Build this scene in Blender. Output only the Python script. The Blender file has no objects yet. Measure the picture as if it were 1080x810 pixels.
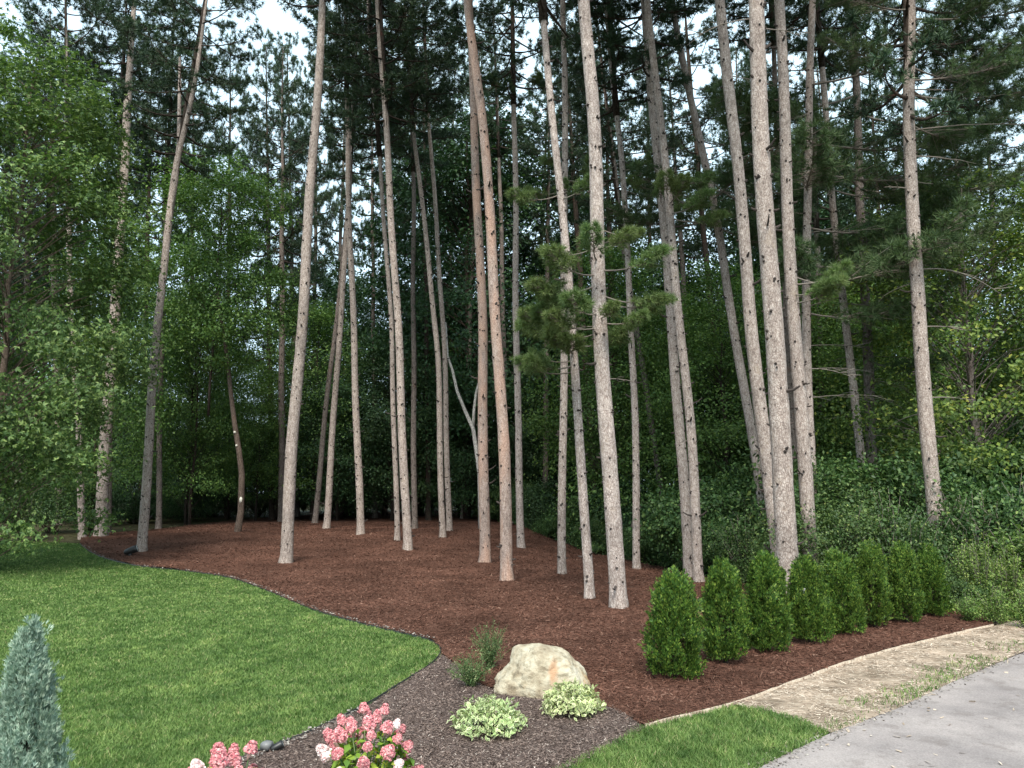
import bpy, math, random
import numpy as np
from mathutils import Vector, noise as mn
from mathutils.geometry import delaunay_2d_cdt

C = bpy.context.scene.collection
RN = np.random.default_rng(7)
random.seed(7)
rad = math.radians

# ------------------------------------------------------------------ camera
EYE = 2.0
FPX = 800.0
PITCH = math.atan(115 / FPX)
cam_d = bpy.data.cameras.new('camera')
cam_d.sensor_width = 36.0
cam_d.lens = 36.0 * FPX / 1080
cam_d.clip_end = 3000
cam = bpy.data.objects.new('camera', cam_d)
cam.location = (0, 0, EYE)
cam.rotation_euler = (math.pi / 2 + PITCH, 0, 0)
C.objects.link(cam)
bpy.context.scene.camera = cam

# ------------------------------------------------------------------ world, sun, exposure
SUN_EL, SUN_AZ = 50, -176      # azimuth of the sun from +Y, clockwise: behind the camera, to the left
w = bpy.data.worlds.new('World')
bpy.context.scene.world = w
w.use_nodes = True
nt = w.node_tree
nt.nodes.clear()
sky = nt.nodes.new('ShaderNodeTexSky')
sky.sky_type = 'NISHITA'
sky.sun_disc = False
sky.sun_elevation = rad(SUN_EL)
sky.sun_rotation = rad(SUN_AZ)
sky.air_density = 1.0
sky.dust_density = 3.0
sky.ozone_density = 1.0
cl = nt.nodes.new('ShaderNodeMixRGB')
cl.inputs['Color2'].default_value = (4.4, 5.8, 6.6, 1)   # thin even cloud veil
tcn = nt.nodes.new('ShaderNodeTexCoord')
nz = nt.nodes.new('ShaderNodeTexNoise')
nz.inputs['Scale'].default_value = 1.6
nz.inputs['Detail'].default_value = 4
mr = nt.nodes.new('ShaderNodeMapRange')
mr.inputs['From Min'].default_value = 0.3
mr.inputs['From Max'].default_value = 0.7
mr.inputs['To Min'].default_value = 0.62
mr.inputs['To Max'].default_value = 0.98
bg = nt.nodes.new('ShaderNodeBackground')
bg.inputs['Strength'].default_value = 0.125
out = nt.nodes.new('ShaderNodeOutputWorld')
nt.links.new(tcn.outputs['Generated'], nz.inputs['Vector'])
nt.links.new(nz.outputs['Fac'], mr.inputs['Value'])
nt.links.new(mr.outputs['Result'], cl.inputs['Fac'])
nt.links.new(sky.outputs['Color'], cl.inputs['Color1'])
nt.links.new(cl.outputs['Color'], bg.inputs['Color'])
nt.links.new(bg.outputs['Background'], out.inputs['Surface'])

sd = bpy.data.lights.new('sun', 'SUN')
sd.energy = 2.4
sd.angle = rad(24)
sd.color = (1.0, 0.95, 0.86)
so = bpy.data.objects.new('sun', sd)
C.objects.link(so)
az = rad(SUN_AZ)
sv = Vector((math.sin(az) * math.cos(rad(SUN_EL)), math.cos(az) * math.cos(rad(SUN_EL)), math.sin(rad(SUN_EL))))
so.rotation_euler = sv.to_track_quat('Z', 'Y').to_euler()

vs = bpy.context.scene.view_settings
vs.view_transform = 'Standard'
vs.look = 'None'
vs.gamma = 1
vs.exposure = 1.2
cy = bpy.context.scene.cycles
cy.max_bounces = 6
cy.diffuse_bounces = 3
cy.transmission_bounces = 3
cy.transparent_max_bounces = 4

# ------------------------------------------------------------------ terrain and pixel helpers
def sstep(a, b, x):
    t = np.clip((x - a) / (b - a), 0, 1)
    return t * t * (3 - 2 * t)

def H(x, y):
    x = np.asarray(x, float); y = np.asarray(y, float)
    wt = 1 - sstep(-2, 7, x)
    z = 0.62 * sstep(17, 34, y) * wt
    z = z - 0.30 * sstep(14, 26, y) * sstep(0, 6, x)
    z = z + 0.05 * np.sin(x * 0.55 + 1) * np.sin(y * 0.42) * sstep(8, 14, y)
    return z

cp, sp = math.cos(PITCH), math.sin(PITCH)
def ray(px, py):
    a, b = px - 540.0, 405.0 - py
    return np.array([a, FPX * cp - b * sp, FPX * sp + b * cp]) / FPX

def G(px, py):
    """ground point met by the line of sight of a reference point of the survey photograph"""
    d = ray(px, py)
    t = 2.0
    while t < 400:
        p = d * t
        if EYE + p[2] <= H(p[0], p[1]):
            lo, hi = t - 0.25, t
            for _ in range(14):
                m = (lo + hi) / 2
                p = d * m
                if EYE + p[2] <= H(p[0], p[1]): hi = m
                else: lo = m
            p = d * hi
            return np.array([p[0], p[1], EYE + p[2]])
        t += 0.25
    p = d * 60
    return np.array([p[0], p[1], float(H(p[0], p[1]))])

def AT(px, py, Y):
    d = ray(px, py)
    t = Y / d[1]
    return np.array([d[0] * t, Y, EYE + d[2] * t])

# ------------------------------------------------------------------ mesh helpers
class Geo:
    def __init__(s):
        s.V, s.F, s.M, s.n = [], [], [], 0
    def add(s, V, F, m=0):
        V = np.asarray(V, float).reshape(-1, 3); F = np.asarray(F, int).reshape(-1, 3)
        s.V.append(V); s.F.append(F + s.n); s.M.append(np.full(len(F), m, np.int32)); s.n += len(V)
        return s
    def mesh(s, name, mats, smooth=False):
        V = np.concatenate(s.V); F = np.concatenate(s.F); M = np.concatenate(s.M)
        me = bpy.data.meshes.new(name)
        me.vertices.add(len(V)); me.vertices.foreach_set('co', V.astype(np.float32).ravel())
        me.loops.add(len(F) * 3); me.loops.foreach_set('vertex_index', F.astype(np.int32).ravel())
        me.polygons.add(len(F))
        me.polygons.foreach_set('loop_start', np.arange(0, len(F) * 3, 3, dtype=np.int32))
        me.polygons.foreach_set('material_index', M)
        if smooth is True:
            me.polygons.foreach_set('use_smooth', np.ones(len(F), bool))
        elif smooth is not False:
            me.polygons.foreach_set('use_smooth', np.isin(M, list(smooth)))
        for m in mats: me.materials.append(m)
        me.update(calc_edges=True)
        return me

def link(name, me, parent=None, loc=(0, 0, 0), rot=(0, 0, 0), sc=(1, 1, 1)):
    o = bpy.data.objects.new(name, me)
    C.objects.link(o)
    o.location = loc; o.rotation_euler = rot; o.scale = sc
    if parent: o.parent = parent
    return o

def tag(o, label, cat, group=None, kind=None):
    if label: o['label'] = label
    if cat: o['category'] = cat
    if group: o['group'] = group
    if kind: o['kind'] = kind
    return o

def thing(name, label, cat, loc, rz=0, group=None):
    o = link(name, None, None, loc, (0, 0, rz))
    return tag(o, label, cat, group)

def tube(path, rads, n=10, wob=0.0, cap=True, rng=None):
    P = np.asarray(path, float); k = len(P)
    R = np.broadcast_to(np.asarray(rads, float), (k,))
    T = np.gradient(P, axis=0)
    T /= np.linalg.norm(T, axis=1, keepdims=True) + 1e-9
    ref = np.where(np.abs(T[:, 2:3]) > 0.8, np.array([[1., 0, 0]]), np.array([[0, 0, 1.]]))
    if (np.abs(T[:, 2]) > 0.8).any() and not (np.abs(T[:, 2]) > 0.8).all():
        ref = np.broadcast_to(np.array([[0.3, 0.9, 0.2]]), (k, 3))
    A = np.cross(T, ref); A /= np.linalg.norm(A, axis=1, keepdims=True) + 1e-9
    B = np.cross(T, A)
    th = np.arange(n) / n * 2 * np.pi
    rr = R[:, None] * np.ones((k, n))
    if wob:
        rr = rr * (1 + wob * (rng or RN).normal(size=(k, n)))
    V = P[:, None] + rr[..., None] * (np.cos(th)[None, :, None] * A[:, None] + np.sin(th)[None, :, None] * B[:, None])
    V = V.reshape(-1, 3)
    i = np.arange(k - 1)[:, None] * n; j = np.arange(n)[None]; j2 = (j + 1) % n
    a, b, c, d = (i + j), (i + j2), (i + n + j2), (i + n + j)
    F = np.concatenate([np.stack([a, b, c], -1).reshape(-1, 3), np.stack([a, c, d], -1).reshape(-1, 3)])
    if cap:
        V = np.vstack([V, P[-1], P[0]])
        e = (k - 1) * n
        j = np.arange(n); j2 = (j + 1) % n
        F = np.vstack([F, np.stack([e + j, e + j2, np.full(n, k * n)], -1), np.stack([j2, j, np.full(n, k * n + 1)], -1)])
    return V, F

def unit(v): return v / (np.linalg.norm(v, axis=-1, keepdims=True) + 1e-9)

def needles(P, D, n, L, wd, spread, rng):
    """k tufts of n thin needles each"""
    k = len(P)
    u = unit(rng.normal(size=(k, n, 3)))
    d = unit(D[:, None] * (1 - spread) + u * spread + np.array([0, 0, 0.08]))
    s = unit(np.cross(d, rng.normal(size=(k, n, 3)))) * wd / 2
    b = P[:, None] + d * 0.01
    ln = L * rng.uniform(0.7, 1.1, (k, n, 1))
    V = np.stack([b - s, b + s, b + d * ln], 2).reshape(-1, 3)
    return V, np.arange(k * n * 3).reshape(-1, 3)

def leaves(P, s, rng, wr=0.32, tilt=0.8, droop=0.25, N=None, lobes=1, fold=0.12):
    """a folded pointed leaf at every point"""
    k = len(P)
    if N is None: N = np.tile(np.array([0, 0, 1.0]), (k, 1))
    nrm = unit(N + rng.normal(size=(k, 3)) * tilt)
    a0 = unit(np.cross(nrm, rng.normal(size=(k, 3))) + np.array([0, 0, -droop]))
    s = np.broadcast_to(np.asarray(s, float), (k,))[:, None] * rng.uniform(0.7, 1.25, (k, 1))
    Vs, Fs, n0 = [], [], 0
    for l in range(lobes):
        ang = 0 if lobes == 1 else (l - (lobes - 1) / 2) * 0.95
        b0 = np.cross(nrm, a0)
        a = a0 * math.cos(ang) + b0 * math.sin(ang)
        b = np.cross(nrm, a)
        ls = s * (1 if lobes == 1 or l == lobes // 2 else 0.8)
        v0 = P; v1 = P + a * ls * 0.45 + b * ls * wr + nrm * ls * fold
        v2 = P + a * ls; v3 = P + a * ls * 0.45 - b * ls * wr + nrm * ls * fold
        Vs.append(np.stack([v0, v1, v2, v3], 1))
    V = np.concatenate(Vs, 1)                       # k, 4*lobes, 3
    base = np.arange(k)[:, None, None] * 4 * lobes
    q = np.concatenate([np.array([[0, 1, 2], [0, 2, 3]]) + 4 * l for l in range(lobes)])
    return V.reshape(-1, 3), (base + q[None]).reshape(-1, 3)

# ------------------------------------------------------------------ materials
def mat(name):
    m = bpy.data.materials.new(name); m.use_nodes = True
    t = m.node_tree; b = t.nodes['Principled BSDF']
    return m, t, b

def ramp(t, stops):
    r = t.nodes.new('ShaderNodeValToRGB')
    e = r.color_ramp.elements
    while len(e) < len(stops): e.new(0.5)
    for x, (p, c) in zip(e, stops): x.position = p; x.color = (*c, 1)
    return r

def noise_n(t, scale, detail=4, coord='Object', sc=(1, 1, 1), rough=0.6):
    tc = t.nodes.new('ShaderNodeTexCoord'); mp = t.nodes.new('ShaderNodeMapping'); n = t.nodes.new('ShaderNodeTexNoise')
    mp.inputs['Scale'].default_value = sc
    n.inputs['Scale'].default_value = scale; n.inputs['Detail'].default_value = detail; n.inputs['Roughness'].default_value = rough
    t.links.new(tc.outputs[coord], mp.inputs['Vector']); t.links.new(mp.outputs['Vector'], n.inputs['Vector'])
    return n

def mix(t, f, a, b, mode='MIX'):
    m = t.nodes.new('ShaderNodeMixRGB'); m.blend_type = mode
    for s, v in (('Fac', f), ('Color1', a), ('Color2', b)):
        if hasattr(v, 'is_linked'): t.links.new(v, m.inputs[s])
        elif isinstance(v, (int, float)): m.inputs[s].default_value = v
        else: m.inputs[s].default_value = (*v, 1)
    return m.outputs['Color']

def leaf_mat(name, stops, trans=0.25, rough=0.5, spec=0.3, hue=0.015, big=0.35):
    m, t, b = mat(name)
    g = t.nodes.new('ShaderNodeNewGeometry')
    r = ramp(t, stops)
    t.links.new(g.outputs['Random Per Island'], r.inputs['Fac'])
    col = r.outputs['Color']
    oi = t.nodes.new('ShaderNodeObjectInfo')
    hs = t.nodes.new('ShaderNodeHueSaturation')
    mv = t.nodes.new('ShaderNodeMapRange'); mv.inputs['To Min'].default_value = 0.75; mv.inputs['To Max'].default_value = 1.25
    mh = t.nodes.new('ShaderNodeMapRange'); mh.inputs['To Min'].default_value = 0.5 - hue; mh.inputs['To Max'].default_value = 0.5 + hue
    n = noise_n(t, big, 2)
    t.links.new(n.outputs['Fac'], mv.inputs['Value']); t.links.new(oi.outputs['Random'], mh.inputs['Value'])
    mv.inputs['From Min'].default_value = 0.3; mv.inputs['From Max'].default_value = 0.7
    t.links.new(mv.outputs['Result'], hs.inputs['Value']); t.links.new(mh.outputs['Result'], hs.inputs['Hue'])
    t.links.new(col, hs.inputs['Color']); col = hs.outputs['Color']
    t.links.new(col, b.inputs['Base Color'])
    b.inputs['Roughness'].default_value = rough
    b.inputs['Specular IOR Level'].default_value = spec
    if trans:
        tr = t.nodes.new('ShaderNodeBsdfTranslucent'); mx = t.nodes.new('ShaderNodeMixShader')
        t.links.new(mix(t, 1.0, col, (1.1, 1.25, 0.7), 'MULTIPLY'), tr.inputs['Color'])
        mx.inputs['Fac'].default_value = trans
        t.links.new(b.outputs[0], mx.inputs[1]); t.links.new(tr.outputs[0], mx.inputs[2])
        t.links.new(mx.outputs[0], t.nodes['Material Output'].inputs['Surface'])
    return m

def island_mat(name, stops, rough=0.8, spec=0.2, big=None):
    m, t, b = mat(name)
    g = t.nodes.new('ShaderNodeNewGeometry'); r = ramp(t, stops)
    t.links.new(g.outputs['Random Per Island'], r.inputs['Fac'])
    col = r.outputs['Color']
    if big:
        n2 = noise_n(t, big[0], 4); r2 = ramp(t, [(0.35, big[1]), (0.65, big[2])])
        t.links.new(n2.outputs['Fac'], r2.inputs['Fac'])
        mm = t.nodes.new('ShaderNodeMixRGB'); mm.blend_type = 'MULTIPLY'; mm.inputs['Fac'].default_value = 1
        t.links.new(col, mm.inputs['Color1']); t.links.new(r2.outputs['Color'], mm.inputs['Color2']); col = mm.outputs['Color']
    t.links.new(col, b.inputs['Base Color'])
    b.inputs['Roughness'].default_value = rough; b.inputs['Specular IOR Level'].default_value = spec
    return m

def bump(t, b, h, strength=0.5, dist=0.02):
    bp = t.nodes.new('ShaderNodeBump'); bp.inputs['Strength'].default_value = strength; bp.inputs['Distance'].default_value = dist
    t.links.new(h, bp.inputs['Height']); t.links.new(bp.outputs['Normal'], b.inputs['Normal'])

def bark_mat(name, dark, mid, light, warm=None):
    m, t, b = mat(name)
    n1 = noise_n(t, 22, 7, sc=(1, 1, 0.42), rough=0.75)
    r = ramp(t, [(0.34, dark), (0.48, mid), (0.66, light)])
    t.links.new(n1.outputs['Fac'], r.inputs['Fac'])
    col = r.outputs['Color']
    n2 = noise_n(t, 1.1, 3)
    r2 = ramp(t, [(0.35, (0.72, 0.70, 0.68)), (0.65, (1.12, 1.08, 1.04))])
    t.links.new(n2.outputs['Fac'], r2.inputs['Fac'])
    col = mix(t, 1.0, col, r2.outputs['Color'], 'MULTIPLY')
    if warm:
        n3 = noise_n(t, 3.0, 4, sc=(1, 1, 0.25)); r3 = ramp(t, [(0.42, (0, 0, 0)), (0.62, (1, 1, 1))])
        t.links.new(n3.outputs['Fac'], r3.inputs['Fac'])
        col = mix(t, r3.outputs['Color'], col, warm)
    v = t.nodes.new('ShaderNodeTexVoronoi'); v.feature = 'DISTANCE_TO_EDGE'; v.inputs['Scale'].default_value = 32
    tc = t.nodes.new('ShaderNodeTexCoord'); mp = t.nodes.new('ShaderNodeMapping'); mp.inputs['Scale'].default_value = (1, 1, 0.5)
    dn = noise_n(t, 9, 3)
    ad = t.nodes.new('ShaderNodeVectorMath'); ad.operation = 'MULTIPLY_ADD'
    ad.inputs[1].default_value = (0.08, 0.08, 0.08)
    t.links.new(dn.outputs['Color'], ad.inputs[0]); t.links.new(tc.outputs['Object'], ad.inputs[2])
    t.links.new(ad.outputs[0], mp.inputs['Vector']); t.links.new(mp.outputs['Vector'], v.inputs['Vector'])
    cr = ramp(t, [(0.0, (0.45, 0.40, 0.37)), (0.15, (1, 1, 1))])
    t.links.new(v.outputs['Distance'], cr.inputs['Fac'])
    col = mix(t, 0.8, col, cr.outputs['Color'], 'MULTIPLY')
    oi = t.nodes.new('ShaderNodeObjectInfo'); ro = ramp(t, [(0, (0.86, 0.85, 0.84)), (0.5, (1, 0.98, 0.96)), (1, (1.10, 1.10, 1.11))])
    t.links.new(oi.outputs['Random'], ro.inputs['Fac'])
    col = mix(t, 1.0, col, ro.outputs['Color'], 'MULTIPLY')
    n5 = noise_n(t, 4.5, 5, sc=(1, 1, .6)); r5 = ramp(t, [(0.60, (0, 0, 0)), (0.72, (0.55, 0.55, 0.55))]); t.links.new(n5.outputs['Fac'], r5.inputs['Fac'])
    col = mix(t, r5.outputs['Color'], col, tuple(0.5 * a + 0.08 for a in mid[:1]) + (mid[1] * .62, mid[2] * .5))
    t.links.new(col, b.inputs['Base Color'])
    b.inputs['Roughness'].default_value = 0.9; b.inputs['Specular IOR Level'].default_value = 0.15
    bump(t, b, col, 1.0, 0.03)
    return m

M = {}
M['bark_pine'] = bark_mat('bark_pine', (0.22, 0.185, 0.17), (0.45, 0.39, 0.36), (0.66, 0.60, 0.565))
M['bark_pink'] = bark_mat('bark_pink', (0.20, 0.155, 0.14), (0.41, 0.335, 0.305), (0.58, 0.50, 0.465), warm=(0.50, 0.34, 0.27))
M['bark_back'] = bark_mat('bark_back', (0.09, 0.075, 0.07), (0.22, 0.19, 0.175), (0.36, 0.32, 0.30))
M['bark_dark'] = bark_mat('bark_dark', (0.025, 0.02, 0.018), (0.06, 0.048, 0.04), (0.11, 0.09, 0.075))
M['bark_maple'] = bark_mat('bark_maple', (0.08, 0.06, 0.05), (0.17, 0.13, 0.108), (0.27, 0.215, 0.18))
M['bark_birch'] = bark_mat('bark_birch', (0.35, 0.34, 0.33), (0.8, 0.79, 0.76), (0.88, 0.87, 0.85))
M['knot'], t_, b_ = mat('knot'); b_.inputs['Base Color'].default_value = (0.05, 0.038, 0.032, 1); b_.inputs['Roughness'].default_value = 0.95
M['cut_wood'], t_, b_ = mat('cut_wood'); b_.inputs['Base Color'].default_value = (0.8, 0.74, 0.62, 1); b_.inputs['Roughness'].default_value = 0.8
M['dead_twig'] = island_mat('dead_twig', [(0, (0.10, 0.085, 0.07)), (1, (0.26, 0.225, 0.19))])
M['needle_dark'] = leaf_mat('needle_dark', [(0, (0.020, 0.045, 0.025)), (0.6, (0.040, 0.077, 0.037)), (1, (0.069, 0.112, 0.048))], 0.10, 0.5, 0.3)
M['needle_mid'] = leaf_mat('needle_mid', [(0, (0.07, 0.12, 0.04)), (0.6, (0.14, 0.21, 0.065)), (1, (0.25, 0.31, 0.12))], 0.2, 0.5, 0.3)
M['needle_soft'] = leaf_mat('needle_soft', [(0, (0.04, 0.075, 0.032)), (0.6, (0.08, 0.13, 0.05)), (1, (0.14, 0.19, 0.08))], 0.15, 0.5, 0.25)
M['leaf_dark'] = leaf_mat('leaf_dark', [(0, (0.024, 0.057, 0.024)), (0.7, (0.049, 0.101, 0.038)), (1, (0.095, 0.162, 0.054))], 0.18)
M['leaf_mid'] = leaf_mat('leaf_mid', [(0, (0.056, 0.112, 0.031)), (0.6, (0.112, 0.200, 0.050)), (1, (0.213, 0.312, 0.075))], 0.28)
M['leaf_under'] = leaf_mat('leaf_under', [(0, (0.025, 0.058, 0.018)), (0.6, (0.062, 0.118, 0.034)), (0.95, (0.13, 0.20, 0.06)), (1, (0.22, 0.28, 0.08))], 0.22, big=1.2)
M['leaf_maple'] = leaf_mat('leaf_maple', [(0, (0.06, 0.105, 0.035)), (0.6, (0.12, 0.185, 0.055)), (1, (0.26, 0.32, 0.10))], 0.25, 0.5, 0.3)
M['leaf_bright'] = leaf_mat('leaf_bright', [(0, (0.05, 0.10, 0.028)), (0.6, (0.10, 0.18, 0.04)), (0.93, (0.20, 0.28, 0.055)), (1, (0.36, 0.38, 0.08))], 0.25)
M['weed'] = leaf_mat('weed', [(0, (0.07, 0.14, 0.03)), (0.6, (0.16, 0.26, 0.06)), (1, (0.32, 0.40, 0.12))], 0.3)
M['cedar'] = leaf_mat('cedar', [(0, (0.014, 0.04, 0.010)), (0.5, (0.05, 0.11, 0.018)), (0.85, (0.115, 0.195, 0.028)), (1, (0.24, 0.30, 0.055))], 0.12, 0.5, 0.25, hue=0.003, big=5)
M['juniper'] = leaf_mat('juniper', [(0, (0.11, 0.18, 0.13)), (0.6, (0.24, 0.34, 0.26)), (1, (0.46, 0.56, 0.44))], 0.1, 0.6, 0.3, big=4)
M['vari'] = leaf_mat('vari', [(0, (0.32, 0.40, 0.17)), (0.5, (0.50, 0.55, 0.28)), (1, (0.68, 0.69, 0.44))], 0.2, big=5)
M['vari_mid'] = leaf_mat('vari_mid', [(0, (0.14, 0.24, 0.09)), (1, (0.28, 0.40, 0.15))], 0.2, big=5)
M['sage'] = leaf_mat('sage', [(0, (0.05, 0.09, 0.035)), (0.6, (0.09, 0.16, 0.05)), (1, (0.24, 0.26, 0.12))], 0.2, big=4)
M['hyd_leaf'] = leaf_mat('hyd_leaf', [(0, (0.08, 0.17, 0.03)), (0.6, (0.20, 0.32, 0.04)), (1, (0.48, 0.50, 0.07))], 0.25, big=4)
M['petal'] = island_mat('petal', [(0, (0.40, 0.10, 0.12)), (0.4, (0.56, 0.19, 0.21)), (0.8, (0.70, 0.34, 0.34)), (1, (0.78, 0.54, 0.50))], 0.95, 0.05)
M['petal_pale'] = island_mat('petal_pale', [(0, (0.75, 0.42, 0.42)), (0.5, (0.85, 0.68, 0.66)), (1, (0.9, 0.85, 0.80))], 0.95, 0.05)
M['blade'] = None

def ground_mat(name, scale, stops, bs=0.5, bd=0.02, sc=(1, 1, 1), big=None, detail=8):
    m, t, b = mat(name)
    n = noise_n(t, scale, detail, sc=sc, rough=0.7)
    r = ramp(t, stops); t.links.new(n.outputs['Fac'], r.inputs['Fac'])
    col = r.outputs['Color']
    if big:
        n2 = noise_n(t, big[0], 4); r2 = ramp(t, [(0.35, big[1]), (0.65, big[2])])
        t.links.new(n2.outputs['Fac'], r2.inputs['Fac'])
        col = mix(t, 1.0, col, r2.outputs['Color'], 'MULTIPLY')
    t.links.new(col, b.inputs['Base Color'])
    b.inputs['Roughness'].default_value = 0.95; b.inputs['Specular IOR Level'].default_value = 0.1
    bump(t, b, n.outputs['Fac'], bs, bd)
    return m, t, b, col

M['floor'] = ground_mat('forest_floor', 6, [(0.3, (0.02, 0.018, 0.012)), (0.5, (0.055, 0.05, 0.03)), (0.7, (0.11, 0.10, 0.065))], 0.6, 0.05,
                        big=(0.4, (0.7, 0.9, 0.6), (1.2, 1.1, 1.0)))[0]
M['mulch'] = ground_mat('mulch', 26, [(0.32, (0.03, 0.014, 0.010)), (0.5, (0.105, 0.052, 0.037)), (0.68, (0.20, 0.108, 0.078))], 1.0, 0.04,
                        sc=(0.5, 1.4, 1), big=(0.7, (0.72, 0.70, 0.68), (1.28, 1.26, 1.24)))[0]
M['bed'] = ground_mat('bed_bark', 34, [(0.3, (0.03, 0.02, 0.017)), (0.5, (0.11, 0.08, 0.07)), (0.7, (0.22, 0.17, 0.15))], 1.0, 0.03,
                      big=(1.5, (0.85, 0.85, 0.85), (1.15, 1.15, 1.15)))[0]
M['soil'] = ground_mat('lawn_soil', 20, [(0.3, (0.02, 0.045, 0.012)), (0.7, (0.06, 0.12, 0.025))], 0.5, 0.02,
                       big=(0.6, (0.8, 0.85, 0.7), (1.2, 1.15, 1.1)))[0]
M['straw'] = ground_mat('straw_soil', 12, [(0.3, (0.24, 0.175, 0.13)), (0.5, (0.42, 0.335, 0.26)), (0.7, (0.55, 0.46, 0.37))], 0.9, 0.04,
                        sc=(0.6, 1.6, 1), big=(2.6, (0.50, 0.49, 0.46), (1.12, 1.10, 1.08)))[0]
M['fringe'] = ground_mat('gravel_fringe', 40, [(0.35, (0.10, 0.085, 0.07)), (0.6, (0.34, 0.31, 0.27)), (0.75, (0.55, 0.52, 0.47))], 1.0, 0.02)[0]

m, t, b, c = ground_mat('driveway', 70, [(0.3, (0.20, 0.178, 0.168)), (0.5, (0.27, 0.244, 0.232)), (0.72, (0.35, 0.318, 0.302))], 0.35, 0.006,
                        big=(0.9, (0.78, 0.77, 0.78), (1.15, 1.13, 1.12)))
n3 = noise_n(t, 3.0, 8, rough=.75); r3 = ramp(t, [(0.40, (1.06, 1.05, 1.05)), (0.52, (1, 1, 1)), (0.62, (0.80, 0.78, 0.77)), (0.72, (0.95, 0.93, 0.92))]); t.links.new(n3.outputs['Fac'], r3.inputs['Fac'])
t.links.new(mix(t, 1.0, c, r3.outputs['Color'], 'MULTIPLY'), b.inputs['Base Color'])
M['drive'] = m

def blade_mat(name, lo, mid, hi, dry):
    m, t, b = mat(name)
    g = t.nodes.new('ShaderNodeNewGeometry')
    r = ramp(t, [(0, lo), (0.5, mid), (0.93, hi), (1, dry)]); t.links.new(g.outputs['Random Per Island'], r.inputs['Fac'])
    n = noise_n(t, 1.3, 8, sc=(1.0, 0.75, 1), rough=0.78); r2 = ramp(t, [(0.36, (0.58, 0.66, 0.54)), (0.5, (1, 1, 1)), (0.64, (1.45, 1.28, 1.3))])
    t.links.new(n.outputs['Fac'], r2.inputs['Fac'])
    n2 = noise_n(t, 5, 5, sc=(1, .8, 1), rough=.7); r4 = ramp(t, [(0.38, (0.62, 0.68, 0.62)), (0.62, (1.3, 1.2, 1.2))]); t.links.new(n2.outputs['Fac'], r4.inputs['Fac'])
    col = mix(t, 1.0, mix(t, 1.0, r.outputs['Color'], r2.outputs['Color'], 'MULTIPLY'), r4.outputs['Color'], 'MULTIPLY')
    t.links.new(col, b.inputs['Base Color']); b.inputs['Roughness'].default_value = 0.55; b.inputs['Specular IOR Level'].default_value = 0.25
    tr = t.nodes.new('ShaderNodeBsdfTranslucent'); mx = t.nodes.new('ShaderNodeMixShader'); mx.inputs['Fac'].default_value = 0.25
    t.links.new(col, tr.inputs['Color']); t.links.new(b.outputs[0], mx.inputs[1]); t.links.new(tr.outputs[0], mx.inputs[2])
    t.links.new(mx.outputs[0], t.nodes['Material Output'].inputs['Surface'])
    return m
M['blade'] = blade_mat('grass_blade', (0.07, 0.14, 0.03), (0.125, 0.22, 0.055), (0.21, 0.30, 0.10), (0.38, 0.36, 0.19))
M['chip'] = island_mat('mulch_shred', [(0, (0.035, 0.016, 0.011)), (0.4, (0.098, 0.047, 0.033)), (0.93, (0.15, 0.077, 0.055)), (1, (0.26, 0.165, 0.125))], 0.9, 0.1, (0.7, (0.72, 0.70, 0.68), (1.28, 1.26, 1.24)))
M['bed_chip'] = island_mat('bark_chip', [(0, (0.06, 0.042, 0.035)), (0.5, (0.14, 0.102, 0.086)), (0.96, (0.22, 0.17, 0.145)), (1, (0.44, 0.38, 0.33))], 0.9, 0.1, (1.6, (0.8, 0.8, 0.8), (1.2, 1.2, 1.2)))
M['straw_blade'] = island_mat('straw_blade', [(0, (0.28, 0.21, 0.155)), (0.6, (0.46, 0.375, 0.295)), (1, (0.62, 0.53, 0.43))], 0.9)
M['stone_chip'] = island_mat('stone_chip', [(0, (0.10, 0.08, 0.07)), (0.6, (0.20, 0.175, 0.155)), (1, (0.36, 0.33, 0.29))], 0.9)
M['litter'] = island_mat('leaf_litter', [(0, (0.03, 0.022, 0.014)), (0.6, (0.10, 0.08, 0.045)), (1, (0.20, 0.17, 0.10))], 0.9)
M['plastic'], t_, b_ = mat('black_plastic'); b_.inputs['Base Color'].default_value = (0.015, 0.016, 0.016, 1); b_.inputs['Roughness'].default_value = 0.45
M['edge_tan'], t_, b_ = mat('weathered_edging')
n_ = noise_n(t_, 30, 4); r_ = ramp(t_, [(0.3, (0.26, 0.20, 0.145)), (0.7, (0.52, 0.43, 0.33))]); t_.links.new(n_.outputs['Fac'], r_.inputs['Fac'])
t_.links.new(r_.outputs['Color'], b_.inputs['Base Color']); b_.inputs['Roughness'].default_value = 0.9
M['lens'], t_, b_ = mat('lamp_lens'); b_.inputs['Base Color'].default_value = (0.35, 0.37, 0.36, 1); b_.inputs['Roughness'].default_value = 0.15
M['white_tag'], t_, b_ = mat('white_tag'); b_.inputs['Base Color'].default_value = (0.8, 0.82, 0.84, 1)
M['grey_box'], t_, b_ = mat('grey_plastic'); b_.inputs['Base Color'].default_value = (0.16, 0.16, 0.16, 1); b_.inputs['Roughness'].default_value = 0.5

# ------------------------------------------------------------------ ground regions
def inside(poly, x, y):
    poly = np.asarray(poly); c = np.zeros(len(x), bool)
    x1, y1 = poly[:, 0], poly[:, 1]; x2, y2 = np.roll(x1, -1), np.roll(y1, -1)
    for a, b, c2, d in zip(x1, y1, x2, y2):
        m = ((b > y) != (d > y)) & (x < (c2 - a) * (y - b) / (d - b + 1e-12) + a)
        c ^= m
    return c

def dense(pts, step=0.25):
    o = []
    for a, b in zip(pts[:-1], pts[1:]):
        n = max(1, int(np.linalg.norm(b[:2] - a[:2]) / step))
        for i in range(n): o.append(a + (b - a) * i / n)
    o.append(pts[-1]); return o

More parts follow.
